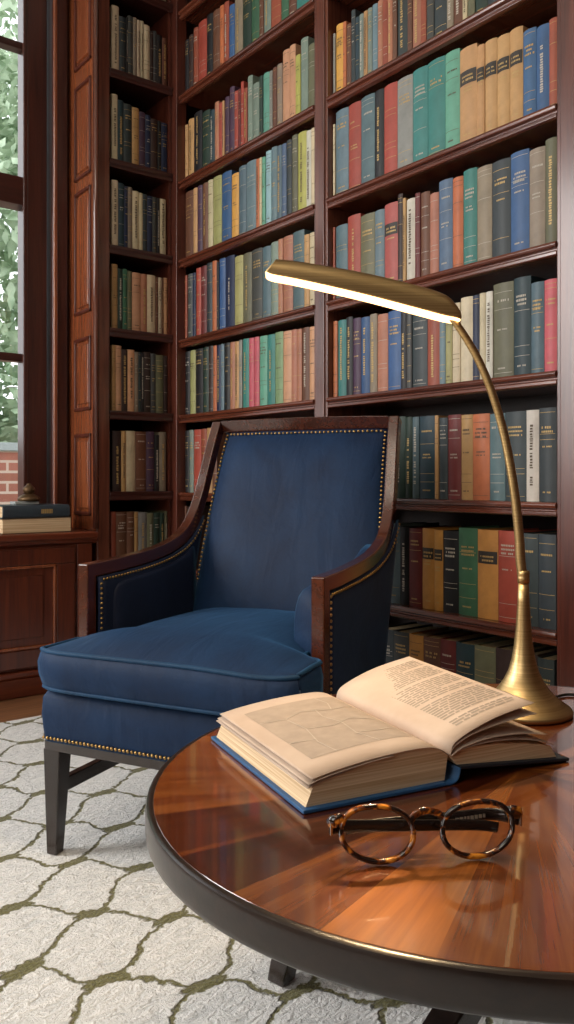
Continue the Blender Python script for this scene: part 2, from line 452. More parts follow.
for z in SZL:
    sh = part(MB().box(XL-.25, XL-.011, YE1-.002, YF-.024, z+.008, z+LIP), 'shelf', M['case_y'], lc, .002)
    MB().prism([(XL-p[0]*.4, z+p[1]) for p in lip_prof()], 'y', YE1-.001, YF-.022).build('shelf_lip', M['case_y'], sh, bevel=.0015)
# end panel with five raised fields
ep = part(MB().box(XL-.246, XL-.002, YE0, YE0+.013, .592, ZT), 'end_panel', M['panel_z'], lc, .003)
fx0, fx1 = onY(75.5, 478, YE0).x, onY(91.5, 478, YE0).x
zz = lambda y: onY(83, y, YE0).z
for ya, yb in ((515,434), (411,338), (314,190), (178,83), (66,-25)):
    z0, z1 = zz(ya), zz(yb)
    mo = MB()
    for (a0,a1,c0,c1) in ((fx0,fx1,z0,z0+.014),(fx0,fx1,z1-.014,z1),(fx0,fx0+.012,z0,z1),(fx1-.012,fx1,z0,z1)):
        mo.box(a0, a1, YE0-.008, YE0+.002, c0, c1)
    mo.build('panel_moulding', M['case_z'], ep, bevel=.003)
    MB().box(fx0+.022, fx1-.022, YE0-.006, YE0+.002, z0+.028, z1-.028).build('raised_panel', M['panel_z'], ep, bevel=.005)

# window seat cabinet
ws = empty('window_seat_cabinet', (-3.12, .4, -.012))
tag(ws, 'low mahogany panelled cabinet forming the sill under the window', 'cabinet')
WX = -3.0; WY1 = YE0-.002; WY0 = -1.2
part(MB().box(XW+.002, WX-.012, WY0, WY1-.012, .06, .548), 'carcass', M['seat_y'], ws, .003)
part(MB().prism([(XW+.002,.55),(WX+.0,.55),(WX+.012,.556),(WX+.012,.562),(WX+.022,.57),(WX+.022,.592),(XW+.002,.592)], 'y', WY0, WY1) if False else
     MB().add(*(lambda pr: ([(p[0], WY0, p[1]) for p in pr]+[(p[0], WY1+.004, p[1]) for p in pr],
       [tuple(range(len(pr))), tuple(reversed(range(len(pr),2*len(pr))))]+[(i,len(pr)+i,len(pr)+(i+1)%len(pr),(i+1)%len(pr)) for i in range(len(pr))]))
       ([(XW+.002,.545),(WX-.004,.545),(WX+.008,.553),(WX+.008,.562),(WX+.02,.57),(WX+.022,.588),(WX+.016,.592),(XW+.002,.592)])), 'seat_top', M['seat_y'], ws, .002)
part(MB().box(XW+.002, WX+.004, WY0, WY1-.012, -.012, .06), 'plinth', M['seat_y'], ws, .006)
part(MB().box(WX-.012, WX+.010, WY0, WY1-.012, .06, .085), 'base_moulding', M['seat_y'], ws, .008)
part(MB().box(WX-.014, WX, WY1-.075, WY1-.012, .085, .546), 'end_stile', M['seat_z'], ws, .003)
for y1 in (WY1-.085, WY1-.085-.66, WY1-.085-1.32):
    y0 = y1-.62
    d = part(MB().box(WX-.012, WX-.002, y0, y1, .09, .54), 'door', M['seat_z'], ws, .003)
    fr = MB()
    for (a0,a1,c0,c1) in ((y0,y1,.095,.165),(y0,y1,.475,.535),(y0,y0+.075,.165,.475),(y1-.075,y1,.165,.475)): fr.box(WX-.003, WX+.008, a0, a1, c0, c1)
    fr.build('door_frame', M['seat_z'], d, bevel=.005)
    mo = MB()
    a0, a1, c0, c1 = y0+.075, y1-.075, .165, .475
    for q in ((a0,a1,c0,c0+.012),(a0,a1,c1-.012,c1),(a0,a0+.012,c0,c1),(a1-.012,a1,c0,c1)): mo.box(WX-.003, WX+.012, *q)
    mo.build('door_moulding', M['panel_z'], d, bevel=.004)
    MB().box(WX-.003, WX+.004, a0+.05, a1-.05, c0+.04, c1-.04).build('raised_panel', M['seat_z'], d, bevel=.005)

# ------------------------------------------------------------------ books on the shelves
PAL = {
 'cream':'d2bf98','white':'d3cec0','beige':'c9b893','grey':'85857f','dark grey':'454847','slate':'303b3f','grey-blue':'65808a','teal':'2a827a','blue-grey':'4f6b74',
 'seafoam':'5ca88e','red':'a83c28','maroon':'6c2020','rust':'9c4527','orange':'c4662a','salmon':'b06e50','pink':'c84e5c','rose':'b04c46','brown':'6b4029','dark brown':'3a2722',
 'tan':'bc8c4e','ochre':'c4861f','yellow':'d69c1c','peach':'cf9668','olive':'67674a','pale olive':'a3a05c','green':'34664a','dark green':'21392f','sage':'7f9c6a','blue':'2f5c8e',
 'navy':'1c2a4c','light blue':'8fb8c6','slate blue':'4c6684','purple':'4b314b','black':'1d1d20','taupe':'8b7b66','grey-green':'788a7d','dark teal':'1e3a44','yellow-green':'a8a83e'}
LIGHT = {'cream','white','beige','tan','ochre','yellow','peach','pale olive','light blue','sage','yellow-green','seafoam','orange'}

def spine_y(x, w, b): return -b*(1-(2*x/w)**2)

def lettering(w, h, b, style, rng):
    """list of (x0,x1,z0,z1) marks on the spine in spine coordinates"""
    g = []; lab = []; bands = []
    def line(zc, hh, frac=.62):
        x = -w*frac/2
        while x < w*frac/2:
            gw = hh*rng.uniform(.45,.8)
            if rng.random() < .88: g.append((x, min(x+gw, w*.4), zc-hh/2*rng.uniform(.7,1), zc+hh/2))
            x += gw*1.35
    if style == 'v':
        z = h*rng.uniform(.12,.25); top = h*rng.uniform(.72,.93); hw = min(w*.2, .0052)
        while z < top:
            gh = hw*rng.uniform(.6,1.1)
            if rng.random() < .9: g.append((-hw*rng.uniform(.6,1), hw*rng.uniform(.6,1), z, z+gh))
            z += gh*1.5
    else:
        if style in ('h','l'):
            z = h*rng.uniform(.78,.84) if style == 'h' else h*.70
            for k in range(rng.choice((1,2,3)) if style == 'h' else 2):
                line(z, min(.0058, w*.13)*rng.uniform(.8,1.1)); z -= .0105
            z = h*rng.uniform(.5,.62)
            for k in range(rng.choice((0,1,1,2))): line(z, .0042, .5); z -= .009
            if rng.random() < .7: line(h*.1, .0045, .45)
        if style in ('h','b'):
            for f in rng.sample([.95,.9,.72,.66,.36,.3,.2,.05], 3 if style == 'h' else 5):
                bands.append((-w*.44, w*.44, h*f, h*f+.0011))
        if style == 'l': lab.append((-w*.47, w*.47, h*.62, h*.76))
    return g, lab, bands

BOOKN = [0]
def book(loc, rz, w, h, depth, colname, label, group, style, far=False, hexcol=None):
    rng = random.Random(BOOKN[0]*13+5); BOOKN[0] += 1
    w = max(w, .006); b = min(.16*w, .006)
    N = 6; th = min(.0025, w*.18)
    out = [(-w/2, depth)]+[(-w/2+w*i/N, spine_y(-w/2+w*i/N, w, b)) for i in range(N+1)]+[(w/2, depth)]
    iw = w-2*th
    inn = [(-iw/2, depth)]+[(-iw/2+iw*i/N, spine_y(-iw/2+iw*i/N, iw, b)+th) for i in range(N+1)]+[(iw/2, depth)]
    m = MB(); n = len(out)
    vs = [(x,y,0) for x,y in out]+[(x,y,h) for x,y in out]+[(x,y,0) for x,y in inn]+[(x,y,h) for x,y in inn]
    fs = []
    for i in range(n-1):
        fs += [(i,i+1,n+i+1,n+i), (2*n+i,3*n+i,3*n+i+1,2*n+i+1), (i,2*n+i,2*n+i+1,i+1), (n+i,n+i+1,3*n+i+1,3*n+i)]
    fs += [(0,n,3*n,2*n), (n-1,3*n-1,4*n-1,2*n-1)]
    m.add(vs, fs)
    g, lab, bands = lettering(w, h, b, style, rng)
    g.sort(key=lambda q: q[2]); clus = []
    for q in g:
        if clus and q[2]-clus[-1][-1][3] < .017: clus[-1].append(q)
        else: clus.append([q])
    for c_ in [c_ for c_ in clus if len(c_) < 4]: bands = bands+c_
    clus = [c_ for c_ in clus if len(c_) >= 4]
    dark = style == 'l'
    mat = M['gilt'] if dark else (M['dark_ink'] if colname in LIGHT else (M['gilt'] if rng.random() < .6 else M['cream_ink']))
    m.cur = 1
    for x0, x1, z0, z1 in bands:
        ks = 4 if x1-x0 > w*.4 else 1
        for i in range(ks):
            a, c2 = x0+(x1-x0)*i/ks, x0+(x1-x0)*(i+1)/ks
            ya, yc = spine_y(a,w,b)-(.0011 if dark else .0007), spine_y(c2,w,b)-(.0011 if dark else .0007)
            m.add([(a,ya,z0),(c2,yc,z0),(c2,yc,z1),(a,ya,z1)], [(0,1,2,3)])
    o = m.build('book', [M['cloth'], mat], None, loc=loc, rz=rz)
    smooth_by_angle(o, 40)
    c = lin(hexcol or PAL[colname]); k = rng.uniform(.88, 1.1); gy = .3*c[0]+.5*c[1]+.2*c[2]; c = [q*.84+gy*.16 for q in c[:3]]
    o.color = (c[0]*k, c[1]*k*rng.uniform(.96,1.04), c[2]*k*rng.uniform(.94,1.06), 1)
    tag(o, label, 'book', group)
    MB().box(-iw/2-.0002, iw/2+.0002, th+.001, depth-.006, .003, h-.005).build('page_block', M['pages_v'], o)
    def quads(marks, off):
        q = MB()
        for x0, x1, z0, z1 in marks:
            ks = 4 if x1-x0 > w*.4 else 1
            for i in range(ks):
                a, c2 = x0+(x1-x0)*i/ks, x0+(x1-x0)*(i+1)/ks
                ya, yc = spine_y(a,w,b)-off, spine_y(c2,w,b)-off
                q.add([(a,ya,z0),(c2,yc,z0),(c2,yc,z1),(a,ya,z1)], [(0,1,2,3)])
        return q
    if lab: quads(lab, .0006).build('title_label', M['label_black'], o, fix=False)
    for c_ in clus: quads(c_, .0012 if dark else .0008).build('spine_lettering', mat, o, fix=False)
    return o

USED = set(); ORD = ['first','second','third','fourth','fifth','sixth','seventh','eighth','ninth','tenth','eleventh','twelfth','thirteenth','fourteenth','fifteenth',
  'sixteenth','seventeenth','eighteenth','nineteenth','twentieth','twenty-first','twenty-second','twenty-third','twenty-fourth','twenty-fifth','twenty-sixth','twenty-seventh','twenty-eighth','twenty-ninth','thirtieth']
def row(case, start, spec, zi, rowname, default_style=None):
    items = []
    for s in spec.strip().split(';'):
        s = s.strip()
        if not s: continue
        f = [q.strip() for q in s.split(',')]
        items.append((float(f[0]), float(f[1]), f[2], f[3] if len(f) > 3 else None))
    SH = SZ if case == 'back' else SZL
    z0 = SH[zi]+LIP+.0006
    zmax = (SH[zi+1] if zi+1 < len(SH) else ZT)-.014
    rng = random.Random(zi*31+len(items))
    p0 = start; n = len(items); cols = [i[2] for i in items]
    trip = [(cols[i-1] if i else None, cols[i], cols[i+1] if i < n-1 else None) for i in range(n)]
    for i, (p1, top, cn, st) in enumerate(items):
        pc = (p0+p1)/2
        if case == 'back':
            ys = YF+.016; a = onY(p0+.15, 0, ys).x; b2 = onY(p1-.15, 0, ys).x
            lo, hi = (XD1+.002, XR0-.002) if pc > 320 else (XC+.033, XD0-.002)
            if b2 < lo+.006: continue
            a = max(a, lo); b2 = min(b2, hi)
            zt_ = onY(pc, top, ys).z; w = b2-a; loc = ((a+b2)/2, ys+min(.16*w,.006), z0); rz = 0
        else:
            xs = XL-.016; a = onX(p0+.1, 0, xs).y; b2 = onX(p1-.1, 0, xs).y
            a = max(a, YE1+.001); b2 = min(b2, YF-.036)
            if b2 < a+.006: p0 = p1; continue
            zt_ = onX(pc, top, xs).z; w = b2-a; loc = (xs-min(.16*w,.006), (a+b2)/2, z0); rz = PI/2
        h = max(.17, min(zt_, zmax)-z0)
        pv, c, nx = trip[i]
        if trip.count(trip[i]) > 1:
            lab = f"{c} book, {ORD[i]} from left in {rowname}"
        elif pv is None: lab = f"{c} book at left end of {rowname}, beside {nx} book"
        elif nx is None: lab = f"{c} book at right end of {rowname}, beside {pv} book"
        else: lab = f"{c} book between {pv} and {nx} books, {rowname}"
        if lab in USED: lab = f"{c} book, {ORD[i]} from left in {rowname}"
        USED.add(lab)
        sty = st or default_style or rng.choice(('h','h','h','b','v'))
        if w < .014 and sty in ('h','l'): sty = rng.choice(('v','b'))
        book(loc, rz, w, h, min(.19, max(.13, h*.72)), cn, lab, 'books in the '+rowname, sty)
        p0 = p1

R_ = 'right bay'; M_ = 'middle bay'; C_ = 'corner bookcase'
row('back', 331, '''335,34,grey; 342.3,24,yellow; 345.8,21.6,orange; 350.6,24,brown; 354.8,10,slate; 358.7,17,dark teal; 363,14,grey-green; 367,11,tan; 371.6,8,grey-green;
 377,4,grey-blue; 382,0,salmon; 387,-5,rust; 391.8,-8,salmon; 396.3,-10,brown; 406.8,-16,slate; 411.6,-10,brown; 420,-17,salmon; 425.6,-16,rust; 432.9,-14,dark grey; 446,-24,slate;
 452.7,-24,taupe; 462,-34,brown; 466.7,-30,cream; 474,-34,olive; 486.5,-38,dark green; 499,-40,slate; 510,-44,brown''', 6, 'top row of '+R_)
row('back', 330, '''334.6,125,cream; 347.4,108,grey-blue,h; 359.8,103,red,h; 373.5,94,blue-grey,h; 382.8,90,black,v; 396,84,red,b; 411.6,77,grey,h; 426.6,68,teal,h; 443.9,59,teal,h;
 458.5,51,seafoam,h; 475.8,46.5,tan,l; 483.7,45,tan,l; 495.7,39.5,tan,l; 508.5,35,tan,l; 521.8,28,tan,l; 535,29,blue,h; 548.3,25,blue,v; 556.8,18,rust,b''', 5, 'second row of '+R_)
row('back', 329, '''334.6,228,rust; 346.5,225,blue-grey,b; 359.4,215,red,v; 373.5,214,olive,h; 383.3,210,grey-blue; 397,203,rose,l; 402.3,194,dark brown; 405.4,198,tan; 414.2,198.6,white,v;
 419.6,193,maroon; 428.8,192,brown; 437.7,193,salmon; 451.4,179.6,slate blue,h; 462,177,orange,b; 475.8,169,teal,h; 490.8,166,taupe,b; 509.4,160,slate,h; 528,151,blue,h; 544,148,taupe,h; 556.8,138,olive,v''', 4, 'third row of '+R_)
row('back', 329, '''336.8,321.6,orange,b; 345.2,320,teal; 351.9,317,black; 359.8,318,purple; 368.7,317,blue,v; 376.2,314,taupe,v; 386.8,314,salmon,b; 400,310.6,blue,h; 405.8,311,black,v; 411,313,dark grey;
 426.2,314,slate,h; 438.6,317,rust,v; 444.8,319,grey-blue; 451.4,308,pale olive; 459.4,303,cream; 471.8,297,beige,n; 478.8,295,navy; 485,293,cream,n; 492,291.5,white,v; 512.5,282.7,olive,h; 529.7,277,dark teal,h; 543,282,blue-grey,h; 556.8,279,pink,h''', 3, 'fourth row of '+R_)
row('back', 392, '''404.4,416.7,dark green,v; 411.5,417,dark green,v; 418.2,417,blue-grey,v; 434.2,416,dark teal,h; 438,415.5,tan; 446.7,417.6,slate,h; 459.9,414.7,maroon,h; 471.4,414.7,tan,h;
 488.4,413.8,orange,h; 504,413.5,blue-grey,h; 525,411.5,slate,h; 537.8,410,white,v; 555.5,407.7,slate,h''', 2, 'fifth row of '+R_)
row('back', 381, '''386.3,530,tan; 399,524,grey-blue,h; 407.7,527,black,v; 421,528.5,maroon,h; 433,528.5,ochre,l; 441.8,530,ochre,l; 457.4,531,black,h; 476.3,528,green,h; 496.9,530,ochre,l; 516.8,531,red,h; 537,533.5,slate,h; 555,534.5,slate,h''', 1, 'sixth row of '+R_)
row('back', 377, '''392.4,629,slate,h; 407.7,632,dark grey,h; 422,635,ochre,h; 439,637.6,brown,h; 454.6,640,maroon,h; 473,643.6,dark teal,h; 494.4,646.5,olive,b; 510,649,dark brown,b; 523,651,dark grey; 536,654,dark brown; 553,659,slate,h''', 0, 'lowest row of '+R_)
row('back', 184, '''188,40,black; 192.3,35,dark brown; 197.3,28,rust; 205.7,21,red,b; 211.8,14.5,black; 219,10,brown; 223,5.6,orange; 228,2,rust; 233.6,5,blue; 241.6,-5,taupe; 250.3,-14,dark green,h; 258.4,-20,green,h; 262.8,-26,brown;
 269.8,-30,grey-green; 280,-36,rust,h; 287.6,-44,green; 295.4,-50,brown; 308,-60,teal,h; 315,-66,seafoam''', 7, 'top row of '+M_)
row('back', 181, '''187.3,126,tan; 192.9,119,tan,v; 201.2,112,black; 209,111,dark green; 213.8,110,dark teal; 218.2,102,salmon; 221.6,103,red; 224,101,tan; 228.5,97,purple; 233.6,87,purple; 237.5,91,red; 240.2,89,maroon; 243.3,81.6,red; 246.7,88,rust;
 251.7,76,grey-green; 258.4,83,grey-green; 262,76,dark green; 268.7,73,seafoam; 272,71,grey; 276,67.6,brown; 281.5,64,taupe; 288.5,50,peach; 294.6,45,peach; 299.6,55,yellow-green; 307,38,grey-green; 314.5,44,olive''', 6, 'second row of '+M_)
row('back', 184, '''192.3,191,brown; 196.5,188,tan; 201.5,184,purple; 207,183,brown; 212,180,beige; 220.7,176,pale olive; 230.5,172,blue,h; 237.7,173.5,yellow; 245.3,166,blue-grey; 255.3,161,grey-blue,h; 258.9,159,orange; 261.4,157.6,cream; 264.8,157,seafoam;
 270.3,151,light blue; 276,147,grey-blue; 281,145.6,blue-grey; 285.7,143.7,slate blue; 291,140,slate; 296.8,135,olive; 305.5,132,yellow-green,v; 310.5,130.6,white; 314.7,128,cream''', 5, 'third row of '+M_)
row('back', 181, '''186.7,276,rust; 191.7,274,dark grey; 195,273,navy; 200,268,red; 205.7,266,maroon; 211.3,263,slate; 216,261,orange; 218.2,262,black; 224.4,258.5,blue; 233.6,256,navy,v; 242,256,pale olive,b; 250.8,253,olive; 261.4,249,dark grey,h; 269.8,246.5,blue-grey;
 277.3,242,grey-green; 282,239,salmon; 291.8,236,salmon,b; 303.2,231,blue-grey; 308.5,234.5,tan; 314.7,232.5,beige''', 4, 'fourth row of '+M_)
row('back', 180, '''184.5,352.6,rust; 189,351,black; 194.5,349,pale olive; 202,348,black; 207.6,347,dark green; 212.4,346,dark brown; 216,345.7,orange; 220.2,345,navy; 223.5,344,grey-blue; 229,343,black; 234,342,salmon; 238.3,341.5,tan; 241.6,340,grey; 248,338.7,teal,v;
 253,338,pink; 258.4,337,pink; 266.2,336,seafoam; 274,334.5,teal,v; 282,332,sage; 290.4,331,peach,b; 296,329.5,salmon; 301,329,salmon; 308.5,327.5,brown,v; 314.5,326.7,peach''', 3, 'fifth row of '+M_)
row('back', 176, '''182.6,432,dark brown; 188.3,431,black; 192.7,430,grey-green; 200.2,429.6,red; 205.7,429,rust; 211.2,428,tan; 216,428,brown''', 2, 'sixth row of '+M_)
row('back', 178, '''186,506,brown; 193,507,dark brown''', 1, 'lowest row of '+M_)
row('left', 113, '''121,-60,black; 130,-60,dark grey; 141.5,-55,dark brown; 146,-50,tan; 151,-50,cream; 156.5,-45,dark brown; 166.5,-40,cream; 170.5,-35,black''', 8, 'top row of '+C_)
row('left', 112, '''119.5,5.6,cream,v; 126.4,16.7,slate; 128.1,17,black; 133.4,16,dark grey; 137.3,17.5,taupe; 140.8,20,cream,v; 144,21,beige,v; 150.3,25,cream; 153.6,31,dark brown; 157,31,dark grey; 162.4,35,black,v; 167.3,38,brown; 171,40,dark brown''', 7, 'second row of '+C_)
row('left', 112, '''118,94,cream,v; 124,100,dark teal; 132.5,104,slate; 139.6,107.6,tan; 145.7,112,purple; 151,115,navy; 158,119,dark brown; 161.5,121,black; 167.7,123,navy; 171,124,black''', 6, 'third row of '+C_)
row('left', 112, '''118.5,180,cream,v; 124.6,183,dark teal; 128,186,navy; 132.7,187,taupe; 139.7,191,cream,v; 143,193,cream,n; 147.5,194,slate; 152.7,196,navy; 157,197,dark grey; 160,198,black; 166.4,199,cream,v; 172,197,dark grey''', 5, 'fourth row of '+C_)
row('left', 112, '''118,264,tan; 123,268.7,dark green; 127.8,269,green; 132.3,271,olive; 141.5,272.6,peach; 147.5,274,salmon,v; 156,275,cream,v; 158.4,277,brown; 162,277.5,cream; 163.8,278,brown; 169.4,278,peach''', 4, 'fifth row of '+C_)
row('left', 112, '''116,345,tan; 121.8,345.5,peach; 128,349.6,dark brown,v; 135,349.6,peach,v; 138.6,352,taupe; 141,352,slate; 144.2,352.5,black; 151.2,352,dark brown,h; 156,353.5,dark grey; 164,355,olive,h; 171.4,356,dark brown''', 3, 'sixth row of '+C_)
row('left', 113, '''121.8,431,dark brown,v; 126.3,431,tan,v; 136,431,cream,n; 146.7,431.6,brown,h; 155,431.6,purple,h; 159.5,435,black,v; 166.7,432,taupe,v; 172,432.7,dark brown,v''', 2, 'seventh row of '+C_)
row('left', 111, '''116.4,511.8,rust,n; 127.4,512,brown,h; 134.8,512,brown,h; 138.2,512,tan; 147.6,512.4,grey,v; 154,513,olive,v; 160,512.6,dark green,h; 164.7,513,dark green; 169.6,511,olive,v''', 1, 'lowest row of '+C_)

# ------------------------------------------------------------------ rug
rug = MB().box(-2.70, .9, -1.6, 1.60, -.0118, 0).build('rug', M['rug'], bevel=.004)
tag(rug, 'large off-white pile rug with an olive green trellis pattern on the floor', 'rug')

# ------------------------------------------------------------------ armchair
PSI = math.radians(25)
rvec = W(math.cos(PSI), -math.sin(PSI)); CH_RZ = math.atan2(rvec.y, rvec.x)
ch = empty('armchair', W(-.201, 1.752, 0), CH_RZ)
tag(ch, 'navy blue velvet armchair with mahogany frame and brass nailhead trim', 'armchair')

def catmull(P, k=8):
    out = []
    n = len(P)
    for i in range(n-1):
        p0, p1, p2, p3 = P[max(i-1,0)], P[i], P[i+1], P[min(i+2,n-1)]
        for j in range(k):
            t = j/k
            out.append(tuple(.5*((2*b)+(-a+c)*t+(2*a-5*b+4*c-d)*t*t+(-a+3*b-3*c+d)*t**3) for a,b,c,d in zip(p0,p1,p2,p3)))
    out.append(tuple(P[-1])); return out

ARM = catmull([(0,.603),(.11,.607),(.24,.616),(.34,.631),(.415,.657),(.465,.698),(.503,.755),(.535,.825),(.567,.895),(.604,.968)], 7)
def offs(path, t):
    res = []
    for i, p in enumerate(path):
        a = path[max(i-1,0)]; b = path[min(i+1,len(path)-1)]
        dx, dz = b[0]-a[0], b[1]-a[1]; L = math.hypot(dx, dz); res.append((p[0]+dz/L*t, p[1]-dx/L*t))
    return res
TH = .033
INN = offs(ARM, TH)
INN = [p for p in INN if p[0] >= TH]; INN.insert(0, (TH, INN[0][1]))
def xoff(y, z, s=1): return (.2885 if s > 0 else .2945) - ((.033 if s > 0 else .005)*max(0, min(1, (z-.6)/.36)))
def side_strip(sgn, xi, xo):
    # frame outline: post + swept arm + back stile, as a closed ring cross-section loft
    outer = [(0,.245),(0,.42)]+ARM
    inner = [(TH,.245),(TH,.42)]
    import bisect
    # resample the inner path to the length of ARM
    tot = [0]
    for a, b in zip(INN[:-1], INN[1:]): tot.append(tot[-1]+math.hypot(b[0]-a[0], b[1]-a[1]))
    for i in range(len(ARM)):
        s = tot[-1]*i/(len(ARM)-1); k = min(max(bisect.bisect_right(tot, s)-1, 0), len(INN)-2)
        f = (s-tot[k])/max(1e-9, tot[k+1]-tot[k]); inner.append(tuple(INN[k][q]+(INN[k+1][q]-INN[k][q])*f for q in (0,1)))
    rings = []
    for o, i in zip(outer, inner):
        xa, xb = sgn*(xoff(*o, sgn)-.0145), sgn*(xoff(*o, sgn)+.0145)
        rings.append([(xa,o[0],o[1]),(xb,o[0],o[1]),(xb,i[0],i[1]),(xa,i[0],i[1])])
    return MB().loft(rings), outer, inner
INNER = None
for s in (-1, 1):
    m, OUTER, INNER = side_strip(s, 0, 0)
    m.build('arm_frame', M['chair_wood'], ch, bevel=.004)
# crest rail across the top of the back
tp = ARM[-1]; ti = INNER[-1]
cr = MB(); rings = []
for i in range(17):
    u = -1+2*i/16; x = -.0165+u*.259; lift = .004*(1-u*u)
    rings.append([(x,tp[0]-.004,tp[1]+lift),(x,tp[0]+.026,tp[1]-.012+lift),(x,ti[0]+.012,ti[1]-.03),(x,ti[0]-.018,ti[1]-.018)])
cr.loft(rings); cr.build('crest_rail', M['chair_wood'], ch, bevel=.004)

NAILS = []     # (pos, normal)
def nail_line(pts, normal, step):
    pts = [Vector(p) for p in pts]; acc = 0
    for a, b in zip(pts[:-1], pts[1:]):
        L = (b-a).length; s = -acc
        while s+step <= L:
            s += step; NAILS.append((a.lerp(b, s/L), Vector(normal)))
        acc = L-s
# side panels (outside) and arm pads (inside)
yb_of = lambda z: .368+(z-.25)*.30
tops = [p for p in INNER[2:] if p[1] < .70]
for s in (-1, 1):
    cols = []
    n = len(tops)
    for i, p in enumerate(tops):
        f = i/(n-1); yb = TH+(yb_of(.25)-TH)*f
        cols.append((p, (yb, .25)))
    def fn(u, v, x=.296, puff=.004):
        i = u*(n-1); k = min(int(i), n-2); f = i-k
        t = [cols[k][0][q]+(cols[k+1][0][q]-cols[k][0][q])*f for q in (0,1)]
        b = [cols[k][1][q]+(cols[k+1][1][q]-cols[k][1][q])*f for q in (0,1)]
        e = (1-(2*u-1)**6)*(1-(2*v-1)**6)
        return (s*(x+puff*e), b[0]+(t[0]-b[0])*v, b[1]+(t[1]-b[1])*v)
    m = MB().grid(fn, 16, 12)
    m.build('side_panel', M['velvet_shaded'], ch, smooth=True, solid=.006, fix=False)
    # nail line on the outside of the panel
    nail_line([(s*.3015, TH+.006, z/100) for z in range(26, 57)], (s,0,0), .0125)
    nail_line([(s*.3015, p[0]+.002, p[1]-.008) for p in tops], (s,0,0), .0125)
    # flush inner panel
    m = MB().grid(lambda u, v: fn(u, v, .2745, -.003), 16, 12)
    m.build('arm_panel', M['velvet_shaded'], ch, smooth=True, solid=.006, fix=False)
    # soft inner pad
    def under(yy):
        z = .566
        for a, b in zip(INNER[2:-1], INNER[3:]):
            if a[0] <= yy <= b[0]: z = a[1]+(b[1]-a[1])*(yy-a[0])/max(1e-6, b[0]-a[0])
        return z
    rings = []; K = 16; T = .072 if s > 0 else .012; ys = .026 if s > 0 else .075
    for j in range(K+1):
        f = j/K; yy = ys+f*(.44-ys)
        e = math.sqrt(max(0, 1-(1-min(1, f/.16))**2)); th = .001+T*e
        zt_ = min(under(yy), .66)-(.018 if s < 0 else -.004)-.03*(1-e)
        zb = .36; sec = []
        for k in range(13):
            a = -PI/2+PI*k/12
            ca = max(0, math.cos(a))**.5; sa = math.copysign(abs(math.sin(a))**.8, math.sin(a))
            sec.append((s*(.2725-th*ca), yy, zb+(zt_-zb)*(.5+.5*sa)))
        rings.append(sec)
    MB().loft(rings).build('arm_pad', M['velvet'] if s > 0 else M['velvet_shaded'], ch, smooth=True)  # left pad takes the copy with shade painted in
    # nails down the inner edge of the post and under the arm
    nail_line([(s*.271, TH+.006, z/100) for z in range(44, 57)], (-s*.8,-.6,0), .0115)
    nail_line([(s*.2705, p[0]+.003, p[1]-.007) for p in INNER[2:] if p[1] < .70], (-s,-.1,-.1), .0115)
# back: front cushion and outer back
def back_pt(u, v, front=True):
    # v 0 at seat, 1 under the crest rail
    z = .385+v*(ti[1]-.012-.385)
    yr = .405+ (ti[0]-.012-.405)*v + .015*math.sin(PI*v)*(-1)
    hl = .266; hr = .266-.033*max(0, min(1, (z-.6)/.36)); x = u*(hr if u > 0 else hl)
    e = (1-abs(u)**5)*(1-abs(2*v-1)**8)
    return x, yr-(.046*e-.006 if front else -.045), z
bk = MB()
bk.grid(lambda a, b: back_pt(2*a-1, b, True), 24, 24)
o0 = len(bk.v)
bk.grid(lambda a, b: back_pt(2*a-1, b, False), 24, 24)
N1 = 25
edge = [i for i in range(N1)]+[N1*j+24 for j in range(1,25)]+[N1*24+i for i in range(23,-1,-1)]+[N1*j for j in range(23,0,-1)]
for a, b in zip(edge, edge[1:]+edge[:1]): bk.f.append([a, b, b+o0, a+o0]); bk.mi.append(0)
bk.build('back_cushion', M['velvet'], ch, smooth=True)
for s in (-1, 1): nail_line([Vector(back_pt(s*.968, v/40))+Vector((0,-.0035,0)) for v in range(9, 40)], (-s*.15,-.95,.1), .0125)
nail_line([Vector(back_pt(u/50, .972))+Vector((0,-.003,.002)) for u in range(-48, 49)], (0,-.9,.3), .0125)
# seat base (upholstered rail) and wooden apron
def rrect(x0, x1, y0, y1, r, n=5):
    pts = []
    for cx, cy, a0 in ((x1-r,y0+r,-PI/2),(x1-r,y1-r,0),(x0+r,y1-r,PI/2),(x0+r,y0+r,PI)):
        for k in range(n+1): a = a0+PI/2*k/n; pts.append((cx+r*math.cos(a), cy+r*math.sin(a)))
    return pts
SB = dict(x0=-.284, x1=.284, y0=-.145, y1=.41)
rings = []
for z, g in ((.243,0),(.26,.003),(.30,.006),(.335,.004),(.350,-.004),(.354,-.02)):
    rings.append([(x,y,z) for x,y in rrect(SB['x0']-g, SB['x1']+g, SB['y0']-g, SB['y1']+g, .018)])
MB().loft(rings).build('seat_base', M['velvet'], ch, smooth=True)
ap = MB().prism(rrect(-.282,.282,-.143,.40,.004,2), 'z', .222, .246)
ap.build('apron', M['leg_wood'], ch, bevel=.003)
nail_line([(SB['x0']-.002+i*.008, SB['y0']-.004, .252) for i in range(71)], (0,-1,0), .0098)
for s in (-1, 1): nail_line([(s*.288, -.14+i*.01, .252) for i in range(54)], (s,0,0), .0085)
